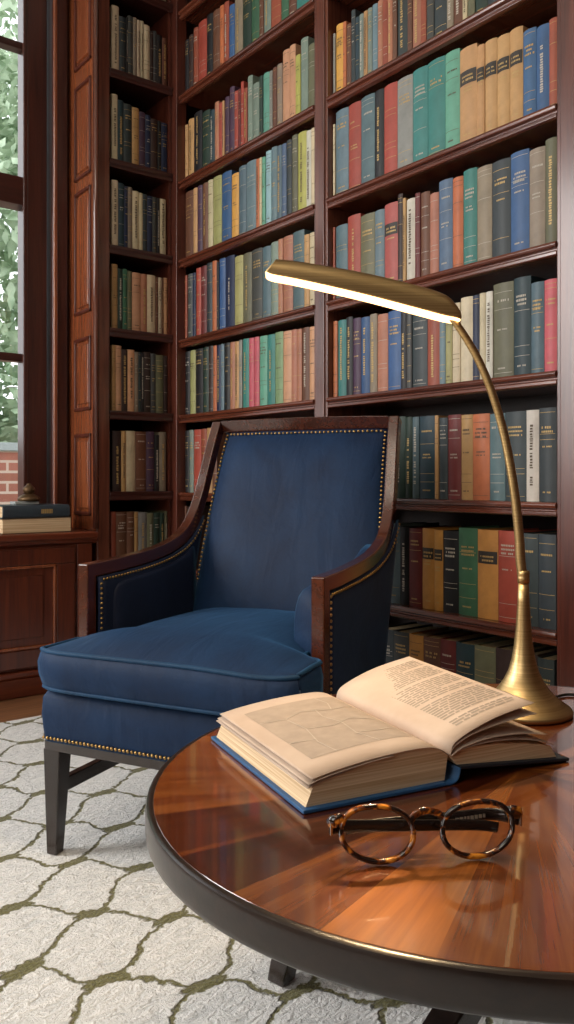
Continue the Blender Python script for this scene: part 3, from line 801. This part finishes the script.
# legs
def leg(cx, cy, top, bot, ht, hb, lean=(0,0)):
    return MB().frus((cx+lean[0], cy+lean[1], bot), hb, (cx, cy, top), ht)
for s in (-1, 1):
    leg(s*.262, -.122, .226, .0008, (.021,.021), (.0125,.0125), (s*.0035,-.004)).build('leg', M['leg_wood'], ch, bevel=.002)
    leg(s*.258, .375, .226, .0008, (.02,.02), (.014,.014), (0,.07)).build('leg', M['leg_wood'], ch, bevel=.002)
    MB().box(s*.258-.009, s*.258+.009, -.115, .405, .128, .158).build('stretcher', M['leg_wood'], ch, bevel=.002)
MB().box(-.25, .25, .13, .15, .13, .156).build('stretcher', M['leg_wood'], ch, bevel=.002)
# T-shaped seat cushion
def tw(y):       # half width of the cushion at depth y
    t = max(0, min(1, (y+.028)/.03)); t = t*t*(3-2*t); return .294+(.238-.294)*t
CY0, CY1 = -.168, .425
def edge_z(u, v):
    return .440+.002*u-.006*max(0, 1-v*6)*math.exp(-((u-.8)/.35)**2)
def cush(u, v, top=True):
    y = CY0+(CY1-CY0)*v
    # round the front corners
    U = 2*u-1
    r = .02
    x = U*tw(y)+.013
    y2 = y + (.022*abs(U)**10 if v < .03 else 0)
    crown = (1-abs(U)**3.2)*(1-abs(2*v-1)**3.4)
    wr = .0012*math.sin(9*U+5*v)*math.sin(7*v+2*U)
    if top: return (x, y2, edge_z(U, v)+.045*crown+wr*crown)
    return (x*.985, y2+.004*(1-v), .356)
NU, NV = 36, 44
cu = MB(); cu.grid(lambda u, v: cush(u, v, True), NU, NV)
ring_top = [(i, 0) for i in range(NU+1)]+[(NU, j) for j in range(1, NV+1)]+[(i, NV) for i in range(NU-1, -1, -1)]+[(0, j) for j in range(NV-1, 0, -1)]
idx = lambda i, j: j*(NU+1)+i
prev = [idx(*q) for q in ring_top]
tops_ = [Vector(cu.v[k]) for k in prev]
bots_ = [Vector(cush(i/NU, j/NV, False)) for i, j in ring_top]
cen = Vector((0, .13, 0))
for f, bul in ((.08,.006),(.3,.013),(.6,.013),(.88,.007),(1.0,.0),(1.03,-.03)):
    cur = []
    for t_, b_ in zip(tops_, bots_):
        p = t_.lerp(b_, min(f,1)); d = Vector((p.x, p.y-cen.y, 0)); d.normalize()
        p = p+d*bul; cur.append(len(cu.v)); cu.v.append(tuple(p))
    for k in range(len(prev)):
        k2 = (k+1) % len(prev); cu.f.append([prev[k], prev[k2], cur[k2], cur[k]]); cu.mi.append(0)
    prev = cur
cu.f.append(list(reversed(prev))); cu.mi.append(0)
cush_o = cu.build('seat_cushion', M['velvet'], ch, smooth=True)
front = [Vector(p) for p in tops_]
MB().tube([p+Vector((p.x, p.y-cen.y, 0)).normalized()*.002 for p in front], .0048, 8, closed=True).build('piping', M['piping'], cush_o, smooth=True)
MB().tube([p+Vector((p.x, p.y-cen.y, 0)).normalized()*.004+Vector((0,0,.004)) for p in bots_], .0042, 8, closed=True).build('piping', M['piping'], cush_o, smooth=True)

# nailheads
def nail_mesh():
    m = MB().lathe([(.0038,0),(.0036,.0012),(.0024,.0026),(.0004,.0031)], 8)
    me_o = m.build('nailhead', M['brass_nail'], ch, smooth=True); return me_o
cam_local = Matrix.Rotation(-CH_RZ, 4, 'Z') @ (Vector((0,0,H))-ch.location)
NAILS.sort(key=lambda q: (q[0]-cam_local).length + (1.2 if q[1].dot(cam_local-q[0]) < 0 else 0))
n0 = nail_mesh()
rest = MB()
for i, (p, nrm) in enumerate(NAILS):
    q = nrm.normalized().to_track_quat('Z', 'Y')
    if i < 100:
        o = n0 if i == 0 else n0.copy()
        if i: COL.objects.link(o); o.parent = ch
        o.location = p; o.rotation_mode = 'QUATERNION'; o.rotation_quaternion = q
    else:
        mt = q.to_matrix()
        rest.add([p+mt@v.co for v in n0.data.vertices], [list(f.vertices) for f in n0.data.polygons])
ro = rest.build('nailhead_trim', M['brass_nail'], ch, smooth=True); ro['kind'] = 'stuff'

# ------------------------------------------------------------------ table
TZ = .431
tc_ = W(.298, 1.041); e2 = W(.857, .517); T_RZ = math.atan2(e2.y, e2.x)
A_, B_ = .478, .424
tb = empty('coffee_table', (tc_.x, tc_.y, 0), T_RZ)
tag(tb, 'round coffee table with glossy sunburst wood veneer top and dark rim', 'table')
def ell(k, z, n=96): return [(A_*k*math.cos(2*PI*i/n), B_*k*math.sin(2*PI*i/n), z) for i in range(n)]
top_o = MB().loft([ell(.978,TZ-.008), ell(.982,TZ-.001), ell(.980,TZ)]).build('tabletop', M['table'], tb); smooth_by_angle(top_o, 40)
rim = MB().loft([ell(.94,TZ-.036), ell(.992,TZ-.036), ell(.998,TZ-.033), ell(1,TZ-.028), ell(1,TZ-.006), ell(.997,TZ-.0015), ell(.990,TZ-.0002), ell(.981,TZ-.0004), ell(.94,TZ-.006)])
r_o = rim.build('rim', M['rim'], tb); smooth_by_angle(r_o, 50)
MB().lathe([(.075,.16),(.08,.17),(.06,.19),(.05,.24),(.05,.31),(.09,.36),(.16,.394),(.16,.396)], 36).build('pedestal', M['leg_wood'], tb, smooth=True)
def in_table(x, d): # camera-plan point -> table local
    p = W(x, d)-tc_; c, s = math.cos(-T_RZ), math.sin(-T_RZ); return Vector((p.x*c-p.y*s, p.x*s+p.y*c, 0))
for ex, ed in ((-.01,1.306),(.06,.745),(.60,.785),(.555,1.345)):
    fpt = in_table(ex, ed); L = fpt.length; d = fpt.normalized()
    prof = catmull([(.03,.235),(.12,.225),(L*.45,.212),(L*.68,.185),(L*.86,.118),(L*.96,.055),(L,.0)], 5)
    w = Vector((-d.y, d.x, 0)); rings = []
    for i, (r, z) in enumerate(prof):
        a = prof[max(i-1,0)]; b = prof[min(i+1,len(prof)-1)]
        t = Vector((b[0]-a[0], b[1]-a[1])); t.normalize(); nx, nz = -t.y, t.x
        f = i/(len(prof)-1); hh = .022-.006*f; hw = .017-.001*f
        if i == len(prof)-1: nx, nz = 1, 0
        rings.append([d*(r+nx*k*hh)+w*(j*hw)+Vector((0,0,max(.0008, z+nz*k*hh))) for k, j in ((-1,-1),(-1,1),(1,1),(1,-1))])
    MB().loft(rings).build('leg', M['leg_wood'], tb, bevel=.003)

# ------------------------------------------------------------------ brass lamp
LD = 1.293; LX = (523.5-CX0)/F*LD
lr = W(1, 0); L_RZ = math.atan2(lr.y, lr.x)
lamp = empty('desk_lamp', W(LX, LD, TZ), L_RZ)
tag(lamp, 'tall brass desk lamp with trumpet base and glowing curved bar head', 'lamp')
def LP(px, py, dd=0): return Vector(((px-CX0)/F*LD-LX, dd, H+(HY-py)/F*LD-TZ))
bprof = [(.070,.0006),(.0745,.002),(.0748,.006),(.072,.0095),(.062,.0165),(.050,.0255),(.0394,.037),(.0305,.050),(.0235,.065),(.0185,.083),(.0145,.107),(.0115,.138),(.0092,.175),(.008,.205)]
MB().lathe(bprof, 56).build('base', M['brass'], lamp, smooth=True)
dx = LP(520.5, 579).x
MB().lathe([(.0072,.203),(.0092,.204),(.0094,.213),(.0088,.2145),(.0094,.216),(.0094,.222),(.0072,.2235)], 28).build('collar', M['brass'], lamp, smooth=True)
stem = [Vector((0,0,.2))]+[Vector(LP(*q)) for q in ((520.5,560),(519.5,540),(515.5,500),(509.5,461),(502,425.5),(491,390),(479,361),(466,338),(455,322),(449,314.5))]
stem = [Vector(p) for p in catmull([tuple(p) for p in stem], 6)]
MB().tube(stem, [.0078-.0024*i/(len(stem)-1) for i in range(len(stem))], 14, up=(0,1,0)).build('stem', M['brass'], lamp, smooth=True)
hp = catmull([tuple(LP(*q)) for q in ((265.5,274),(272,277.5),(293,281.5),(330,289.5),(370,299),(410,309.5),(440,317.5),(452,320),(459,322))], 6)
n = len(hp); rings = []; lrings = []
for i, p in enumerate(hp):
    f = i/(n-1); a = Vector(hp[max(i-1,0)]); b = Vector(hp[min(i+1,n-1)]); t = (b-a).normalized(); up = Vector((-t.z, 0, t.x)); up = up if up.z > 0 else -up
    e = min(1, f/.07, (1-f)/.34); e = max(.08, 1-(1-e)**2)**(.5 if f < .5 else .9)
    hw = .027*min(1, math.sqrt(max(.04, 1-(1-min(1, f/.05, (1-f)/.06))**2))); ht = e*(.025+.011*math.sin(PI*min(1, f/1.25))**2)
    p = Vector(p); sec = [p+Vector((0,hw,0)), p+Vector((0,-hw,0))]
    for k in range(15):
        an = PI+PI*k/14; c_, s_ = math.cos(an), -math.sin(an)
        sec.append(p+Vector((0,hw*math.copysign(abs(c_)**.6, c_)*(1-.25*s_),0))+up*(.002+ht*abs(s_)**.62))
    rings.append(sec)
    if .015 < f < .985:
        lrings.append([p+Vector((0,hw*.84,0))+up*.003, p+Vector((0,-hw*.84,0))+up*.003, p+Vector((0,-hw*.80,0))-up*.0012, p+Vector((0,hw*.80,0))-up*.0012])
MB().loft(rings).build('lamp_head', M['brass'], lamp, smooth=True)
MB().loft(lrings).build('light_strip', M['led'], lamp)
cord = [W((x-CX0)/F*d, d, TZ+.003) for x, d in ((545,1.345),(556,1.37),(566,1.385),(580,1.385),(600,1.40),(615,1.40))]
cpts = catmull([tuple(p) for p in cord], 6)
cm = MB().tube(cpts, .0024, 8).build('power_cord', M['cord'], lamp, smooth=True)
cm.matrix_parent_inverse = (Matrix.Translation(lamp.location) @ Matrix.Rotation(L_RZ, 4, 'Z')).inverted()

# ------------------------------------------------------------------ open book on the table
BD = W(.9, .436); B_RZ = math.atan2(BD.y, BD.x)
ob = empty('open_book', W(.018, .8965, TZ+.0006), B_RZ)
tag(ob, 'large open book with yellowed pages and blue cover lying on the table', 'book')
VW = .288
MB().box(0, .191, 0, VW, 0, .0045).build('cover_board', M['book_blue'], ob, bevel=.0012)
th = math.atan2(.017, .176)
rb = MB().add([(.212,0,.0165),(.388,0,.0002),(.388,VW,.0002),(.212,VW,.0165),(.2125,0,.0205),(.3885,0,.0045),(.3885,VW,.0045),(.2125,VW,.0205)],
              [(0,3,2,1),(4,5,6,7),(0,1,5,4),(1,2,6,5),(2,3,7,6),(3,0,4,7)])
rb.build('cover_board', M['book_navy'], ob, bevel=.0012)
sp = catmull([(.1905,.0022),(.198,.0014),(.206,.003),(.2105,.0085),(.2125,.0185)], 6)
MB().strip([(u,0,z) for u,z in sp], [(u,VW,z) for u,z in sp]).build('spine_cloth', M['book_blue'], ob, smooth=True, solid=.0022, fix=False)
Lt = catmull([(.020,.0355),(.05,.041),(.1,.0462),(.15,.0482),(.175,.0462),(.190,.0405),(.199,.0335)], 6)
def block(topc, bot0, bot1, slope=0, v0=.007, v1=VW-.007):
    rings = []
    n = len(topc)
    for i, (u, z) in enumerate(topc):
        f = i/(n-1); ub = bot0[0]+(bot1[0]-bot0[0])*f; zb = bot0[1]+(bot1[1]-bot0[1])*f
        rings.append([(ub,v0,zb),(ub,v1,zb)]+[(ub+(u-ub)*k/4, v1, zb+(z-zb)*k/4) for k in (1,2,3,4)]+[(ub+(u-ub)*k/4, v0, zb+(z-zb)*k/4) for k in (4,3,2,1)])
    return MB().loft(rings)
block(Lt, (.006,.0046), (.194,.0046)).build('page_block', M['pages'], ob)
Rt = catmull([(.200,.0335),(.212,.038),(.25,.0385),(.30,.034),(.345,.026),(.362,.0215)], 6)
block(Rt, (.2125,.0205), (.372,.0062)).build('page_block', M['pages'], ob)
def sheet(curve, v0, v1, name='page', lift=0, twist=0):
    A = [(u,v0,z+lift) for u,z in curve]; B2 = [(u,v1,z+lift+twist*i/len(curve)) for i,(u,z) in enumerate(curve)]
    m = MB()
    K = 8
    rows_ = [[tuple(a[q]+(b[q]-a[q])*k/K for q in range(3)) for a, b in zip(A, B2)] for k in range(K+1)]
    n = len(A)
    m.add([p for r in rows_ for p in r], [(k*n+i, k*n+i+1, (k+1)*n+i+1, (k+1)*n+i) for k in range(K) for i in range(n-1)])
    return m.build(name, M['paper'], ob, smooth=True, solid=.0006, fix=False)
LtT = [(u,z+.0008) for u,z in catmull([(.012,.0345),(.05,.041),(.1,.0462),(.15,.0482),(.175,.0462),(.190,.0405),(.1995,.0335)], 6)]
sheet(LtT, .004, VW-.004)
sheet(catmull([(.008,.030),(.03,.0355),(.08,.0425),(.12,.046)], 4), .003, VW-.006)
sheet(catmull([(.007,.026),(.03,.032),(.07,.0395)], 4), .005, VW-.003)
RtT = catmull([(.2,.0345),(.2035,.0455),(.213,.0525),(.235,.0615),(.265,.0705),(.295,.0765),(.332,.0822)], 7)
sheet(RtT, .003, VW-.004, twist=.004)
sheet(catmull([(.2,.034),(.206,.044),(.23,.0545),(.27,.062),(.31,.0665),(.336,.068)], 5), .003, VW-.005)
sheet(catmull([(.201,.0338),(.22,.042),(.26,.0475),(.31,.046),(.354,.0385)], 5), .002, VW-.006)
sheet(catmull([(.202,.0335),(.22,.0395),(.26,.0425),(.31,.0385),(.350,.030),(.365,.0235)], 5), .003, VW-.004)
# print on the pages
def on_curve(curve, u):
    for a, b in zip(curve[:-1], curve[1:]):
        if a[0] <= u <= b[0]: return a[1]+(b[1]-a[1])*(u-a[0])/max(1e-9, b[0]-a[0])
    return curve[-1][1]
def pmark(m, curve, u0, u1, v0, v1, off=.0007, tw=0):
    K = max(1, int((u1-u0)/.008)); us = [u0+(u1-u0)*k/K for k in range(K+1)]
    tz = lambda u, v: on_curve(curve, u)+off+tw*max(0,(u-.2)/.132)*v/VW
    m.strip([(u,v0,tz(u,v0)) for u in us], [(u,v1,tz(u,v1)) for u in us])
rng = random.Random(3)
tx = MB(); v = VW-.026; k = 0
while v > .028:
    k += 1
    if k in (14, 24, 33): v -= .0065
    u = .228; end = .322 if rng.random() > .15 else .28
    while u < end:
        L = rng.uniform(.006,.02); pmark(tx, RtT, u, min(u+L, .324), v-.0034, v, .0009, .004); u += L+.0022
    v -= .0062
tx.build('printed_text', M['ink'], ob, fix=False)
mp = MB(); pmark(mp, LtT, .036, .178, .050, .252, .0006)
mp.build('printed_map', M['map_grey'], ob, fix=False)
ml = MB()
def mline(pts, w=.0016):
    for (ua,va),(ub,vb) in zip(pts[:-1], pts[1:]):
        K = 8
        for i in range(K):
            a = (ua+(ub-ua)*i/K, va+(vb-va)*i/K); b = (ua+(ub-ua)*(i+1)/K, va+(vb-va)*(i+1)/K)
            d = Vector((b[0]-a[0], b[1]-a[1])); d.normalize(); nx, ny = -d.y*w/2, d.x*w/2
            ml.add([(a[0]+nx,a[1]+ny,on_curve(LtT,a[0]+nx)+.0011),(b[0]+nx,b[1]+ny,on_curve(LtT,b[0]+nx)+.0011),(b[0]-nx,b[1]-ny,on_curve(LtT,b[0]-nx)+.0011),(a[0]-nx,a[1]-ny,on_curve(LtT,a[0]-nx)+.0011)], [(0,1,2,3)])
for P in ([(.036,.20),(.07,.19),(.10,.205),(.14,.19),(.178,.2)], [(.07,.19),(.075,.14),(.066,.09),(.07,.05)], [(.075,.14),(.11,.13),(.14,.145),(.178,.13)], [(.12,.2),(.115,.17),(.125,.135),(.12,.09),(.13,.05)], [(.036,.11),(.068,.1)], [(.125,.09),(.15,.085),(.178,.09)], [(.14,.19),(.15,.22),(.145,.252)]): mline(P)
ml.build('map_lines', M['map_line'], ob, fix=False)

# ------------------------------------------------------------------ eyeglasses
gv = W(.993, .115); G_RZ = math.atan2(gv.y, gv.x)
GD = .785; gx = (429.5-CX0)/F*GD
gl = empty('eyeglasses', W(gx, GD, TZ+.0006), G_RZ); gl.scale = (1.05,)*3
tag(gl, 'tortoiseshell eyeglasses with folded dark temples resting on the table', 'eyeglasses')
TILT = math.radians(12)
def G(x, z, y=0): return Vector((x, y*math.cos(TILT)+z*math.sin(TILT), z*math.cos(TILT)-y*math.sin(TILT)*0+0))
def lens_outline(cx, s, hw, hh, n=44):
    pts = []
    for k in range(n):
        a = 2*PI*k/n; c, q = math.cos(a), math.sin(a)
        x = hw*math.copysign(abs(c)**.92, c); z = hh*math.copysign(abs(q)**.9, q)
        if q > 0: x *= 1.0+.05*q
        else: x *= 1-.10*abs(q)**1.5
        z += .002*s*(x/hw)
        pts.append((cx+x, z+hh+.0035))
    return pts
for s in (-1, 1):
    lo = lens_outline(s*.0472, s, .0335, .0235)
    MB().tube([G(x, z) for x, z in lo], .0043, 10, sx=.62, closed=True).build('rim', M['tortoise'], gl, smooth=True)
    inner = lens_outline(s*.0472, s, .0318, .0219)
    m = MB(); zc = .0235+.0035
    inner = [(x, z+.0016) for x, z in inner]
    cpt = G(s*.0472, zc, -.001)
    m.add([cpt]+[G(x, z) for x, z in inner], [(0, i+1, (i+1) % len(inner)+1) for i in range(len(inner))])
    m.build('lens', M['lens'], gl, smooth=True)
    # end piece with hinge plate
    e = [G(s*.077, .040), G(s*.082, .0405), G(s*.0875, .039), G(s*.0895, .036, .004)]
    MB().tube(e, [.0055,.0062,.006,.005], 10, sx=.7).build('end_piece', M['tortoise'], gl, smooth=True)
    MB().box(s*.0895-.0012, s*.0895+.0012, .006, .014, .026, .041).build('hinge', M['steel'], gl, bevel=.0006)
MB().tube([G(x, z) for x, z in catmull([(-.0155,.037),(-.010,.0425),(0,.045),(.010,.0425),(.0155,.037)], 6)], .0034, 10, sx=.8).build('bridge', M['tortoise'], gl, smooth=True)
for s, dy, zl in ((-1,.020,0), (1,.031,.0)):
    pts = catmull([(s*.0885,.012,.031),(s*.07,dy-.001,.029),(s*.03,dy+.002,.0262),(-s*.01,dy+.003,.0242),(-s*.045,dy+.002,.0232),(-s*.062,dy,.0222),(-s*.072,dy-.001,.0205)], 6)
    MB().tube(pts, [.0062-.0012*i/(len(pts)-1) for i in range(len(pts))], 10, sx=.34, up=(0,0,1)).build('temple', M['temple'], gl, smooth=True)
    if s == 1:
        q = MB(); r2 = random.Random(2); x = .034
        while x < .066:
            w = r2.uniform(.002,.0034); f = (x-.03)/.04
            q.add([(x,dy-.0015,.0232+.004*f),(x+w,dy-.0018,.0232+.004*f),(x+w,dy-.0018,.0268+.004*f),(x,dy-.0015,.0268+.004*f)], [(0,1,2,3)]); x += w+.001
        q.build('temple_lettering', M['cream_ink'], gl, fix=False)

# ------------------------------------------------------------------ things on the window seat
WZ = .5925
def flat_book(y1, zb, t, wl, depth, x_front, hexc, label, spine_front, rz=0):
    o = empty('book', (x_front, y1, zb))
    o.rotation_euler.z = rz
    tag(o, label, 'book')
    b = .003
    m = MB().box(-depth, 0, -wl, 0, 0, b).box(-depth, 0, -wl, 0, t-b, t)
    if spine_front: m.prism([(0,0),(.006,t*.2),(.0075,t*.5),(.006,t*.8),(0,t),(-.003,t),(-.003,0)], 'y', -wl, 0)
    else: m.box(-depth-.003, -depth, -wl, 0, 0, t)
    c = m.build('cover', m_plain('cover '+hexc, hexc, .5), o, bevel=.001)
    MB().box(-depth+.002, -.004, -wl+.004, -.004, b, t-b).build('page_block', M['pages'], o)
    if spine_front:
        q = MB(); r2 = random.Random(5); y = -.075
        while y < -.03:
            w = r2.uniform(.003,.006); q.add([(.0082,y-.04,t*.32),(.0082,y-.04+w,t*.32),(.0082,y-.04+w,t*.68),(.0082,y-.04,t*.68)], [(0,1,2,3)]); y += w+.0015
        q.build('spine_lettering', M['gilt'], o, fix=False)
    return o
yb = onX(72, 522, -3.02).y
flat_book(yb, WZ, .058, .27, .18, -3.02, '4a3a2c', 'thick dark-covered book with tan page edges lying on the window seat', False)
yb2 = onX(69.5, 508, -3.025).y
flat_book(yb2, WZ+.0586, .046, .26, .17, -3.028, '34404a', 'dark blue-grey book with gold lettering lying on a thicker book', True, .03)
oz = WZ+.0586+.0466
oo = empty('ornament', (-3.135, onX(29, 500, -3.135).y, oz))
tag(oo, 'small bronze ornament on a pale stone base standing on the stacked books', 'ornament')
MB().box(-.03, .03, -.065, .03, 0, .012).build('base', M['stone'], oo, bevel=.003)
MB().lathe([(.040,.0125),(.044,.018),(.042,.026),(.032,.034),(.024,.038),(.018,.041)], 28).build('dish', M['bronze'], oo, smooth=True)
MB().lathe([(.012,.040),(.02,.046),(.024,.055),(.022,.064),(.013,.072),(.009,.076),(.008,.08),(.002,.082)], 24).build('finial', M['bronze'], oo, smooth=True)

# ------------------------------------------------------------------ garden outside the window
gw = MB().box(-6.9, -6.7, -4.5, 6.0, -.4, 1.02).build('garden_wall', M['brick'])
tag(gw, 'low red brick garden wall seen through the window', 'wall')
gc = MB().box(-6.93, -6.67, -4.5, 6.0, 1.02, 1.09).build('coping', M['stone'], gw, bevel=.01)
struct(MB().box(-16, -3.5, -8, 9, -.5, -.4).build('ground', m_plain('garden ground', '6d7a55', .9)))
def tree(loc, hgt, rad, n, label, seed):
    r = random.Random(seed); root = empty('garden_tree', loc); tag(root, label, 'tree', None)
    MB().tube([(0,0,0),(.05,.02,hgt*.4),(0,.05,hgt*.75)], [.12,.09,.04], 10).build('trunk', M['bark'], root, smooth=True)
    m = MB()
    for i in range(n):
        a = r.uniform(0, 2*PI); el = r.uniform(-1, 1); q = r.uniform(.55, 1)**.6
        lump = 1+.18*math.sin(3*a+seed)+.15*math.sin(5*el*2+a*2)
        c = Vector((rad*q*lump*math.cos(a)*math.sqrt(1-el*el), rad*q*lump*math.sin(a)*math.sqrt(1-el*el), hgt*.56+hgt*.44*q*el*lump))
        u = Vector((r.gauss(0,1), r.gauss(0,1), r.gauss(0,1)-.4)).normalized(); w = u.orthogonal().normalized(); L = r.uniform(.09,.19)
        m.add([c-u*L*.5, c+w*L*.24, c+u*L*.6, c-w*L*.24], [(0,1,2,3)])
    m.build('foliage', M['leaf'], root, fix=False)
tree((-8.6, 2.6, -.4), 5.4, 1.8, 19000, 'leafy pale green tree standing behind the brick wall outside the window', 1)

# ------------------------------------------------------------------ light
wd = bpy.data.worlds.new('World'); SC.world = wd; wd.use_nodes = True
nt = wd.node_tree; bg = nt.nodes['Background']
tcw = nt.nodes.new('ShaderNodeTexCoord'); spw = nt.nodes.new('ShaderNodeSeparateXYZ'); rp = nt.nodes.new('ShaderNodeValToRGB')
nt.links.new(tcw.outputs['Generated'], spw.inputs[0]); nt.links.new(spw.outputs[2], rp.inputs[0]); nt.links.new(rp.outputs[0], bg.inputs[0])
rp.color_ramp.elements[0].position = 0; rp.color_ramp.elements[0].color = (.8,.82,.84,1)
rp.color_ramp.elements[1].position = .5; rp.color_ramp.elements[1].color = (.93,.97,1,1)
bg.inputs[1].default_value = 2.2
def area(name, loc, target, sx, sy, power, col):
    l = bpy.data.lights.new(name, 'AREA'); l.shape = 'RECTANGLE'; l.size = sx; l.size_y = sy; l.energy = power; l.color = col
    o = bpy.data.objects.new(name, l); COL.objects.link(o); o.location = loc
    o.rotation_euler = (Vector(target)-Vector(loc)).to_track_quat('-Z', 'Y').to_euler(); return o
area('added_left_key', (-3.15, -1.5, 1.75), (-.6, .7, .7), 1.5, 2.0, 160, (1,.98,.95))  # added key light just inside the solid left wall, no window opening behind it
ll = area('lamp_light', W((365-CX0)/F*LD, LD, 1.072), W((365-CX0)/F*LD, LD-.05, .4), .24, .03, 3.5, (1,.76,.48))
ll.rotation_euler = (0, math.radians(13), L_RZ)
sp_ = bpy.data.lights.new('glow_spot', 'SPOT'); sp_.energy = 50; sp_.color = (1,.66,.32); sp_.spot_size = math.radians(10); sp_.spot_blend = 1; sp_.shadow_soft_size = .012  # added spot by the lamp head, makes the warm glow on the tabletop
so = bpy.data.objects.new('glow_spot', sp_); COL.objects.link(so); so.location = W((385-CX0)/F*LD, LD-.02, 1.062)
so.rotation_euler = (W(.080, .705, TZ)-so.location).to_track_quat('-Z', 'Y').to_euler()
area('rear_fill', (-.6, -2.5, 1.7), (-1.4, 1.2, .9), 1.8, 1.8, 40, (1,.96,.90))  # added frontal fill from behind the camera, no window in that wall
area('ceiling_fill', (-.9, -.2, CEIL-.03), (-1.2, .9, .5), 1.4, 1.4, 26, (1,.87,.70))  # added warm overhead fill, no fixture there

# ------------------------------------------------------------------ camera
cam = bpy.data.cameras.new('camera'); co = bpy.data.objects.new('camera', cam); COL.objects.link(co)
cam.sensor_fit = 'AUTO'; cam.sensor_width = 36; cam.lens = F/1024*36
cam.shift_y = -(512-HY)/1024; cam.clip_start = .02
co.location = (0, 0, H)
co.rotation_euler = (PI/2, 0, math.atan2(-DX, DY))
SC.camera = co
SC.view_settings.view_transform = 'Standard'
SC.view_settings.exposure = 0.0
SC.cycles.use_denoising = True
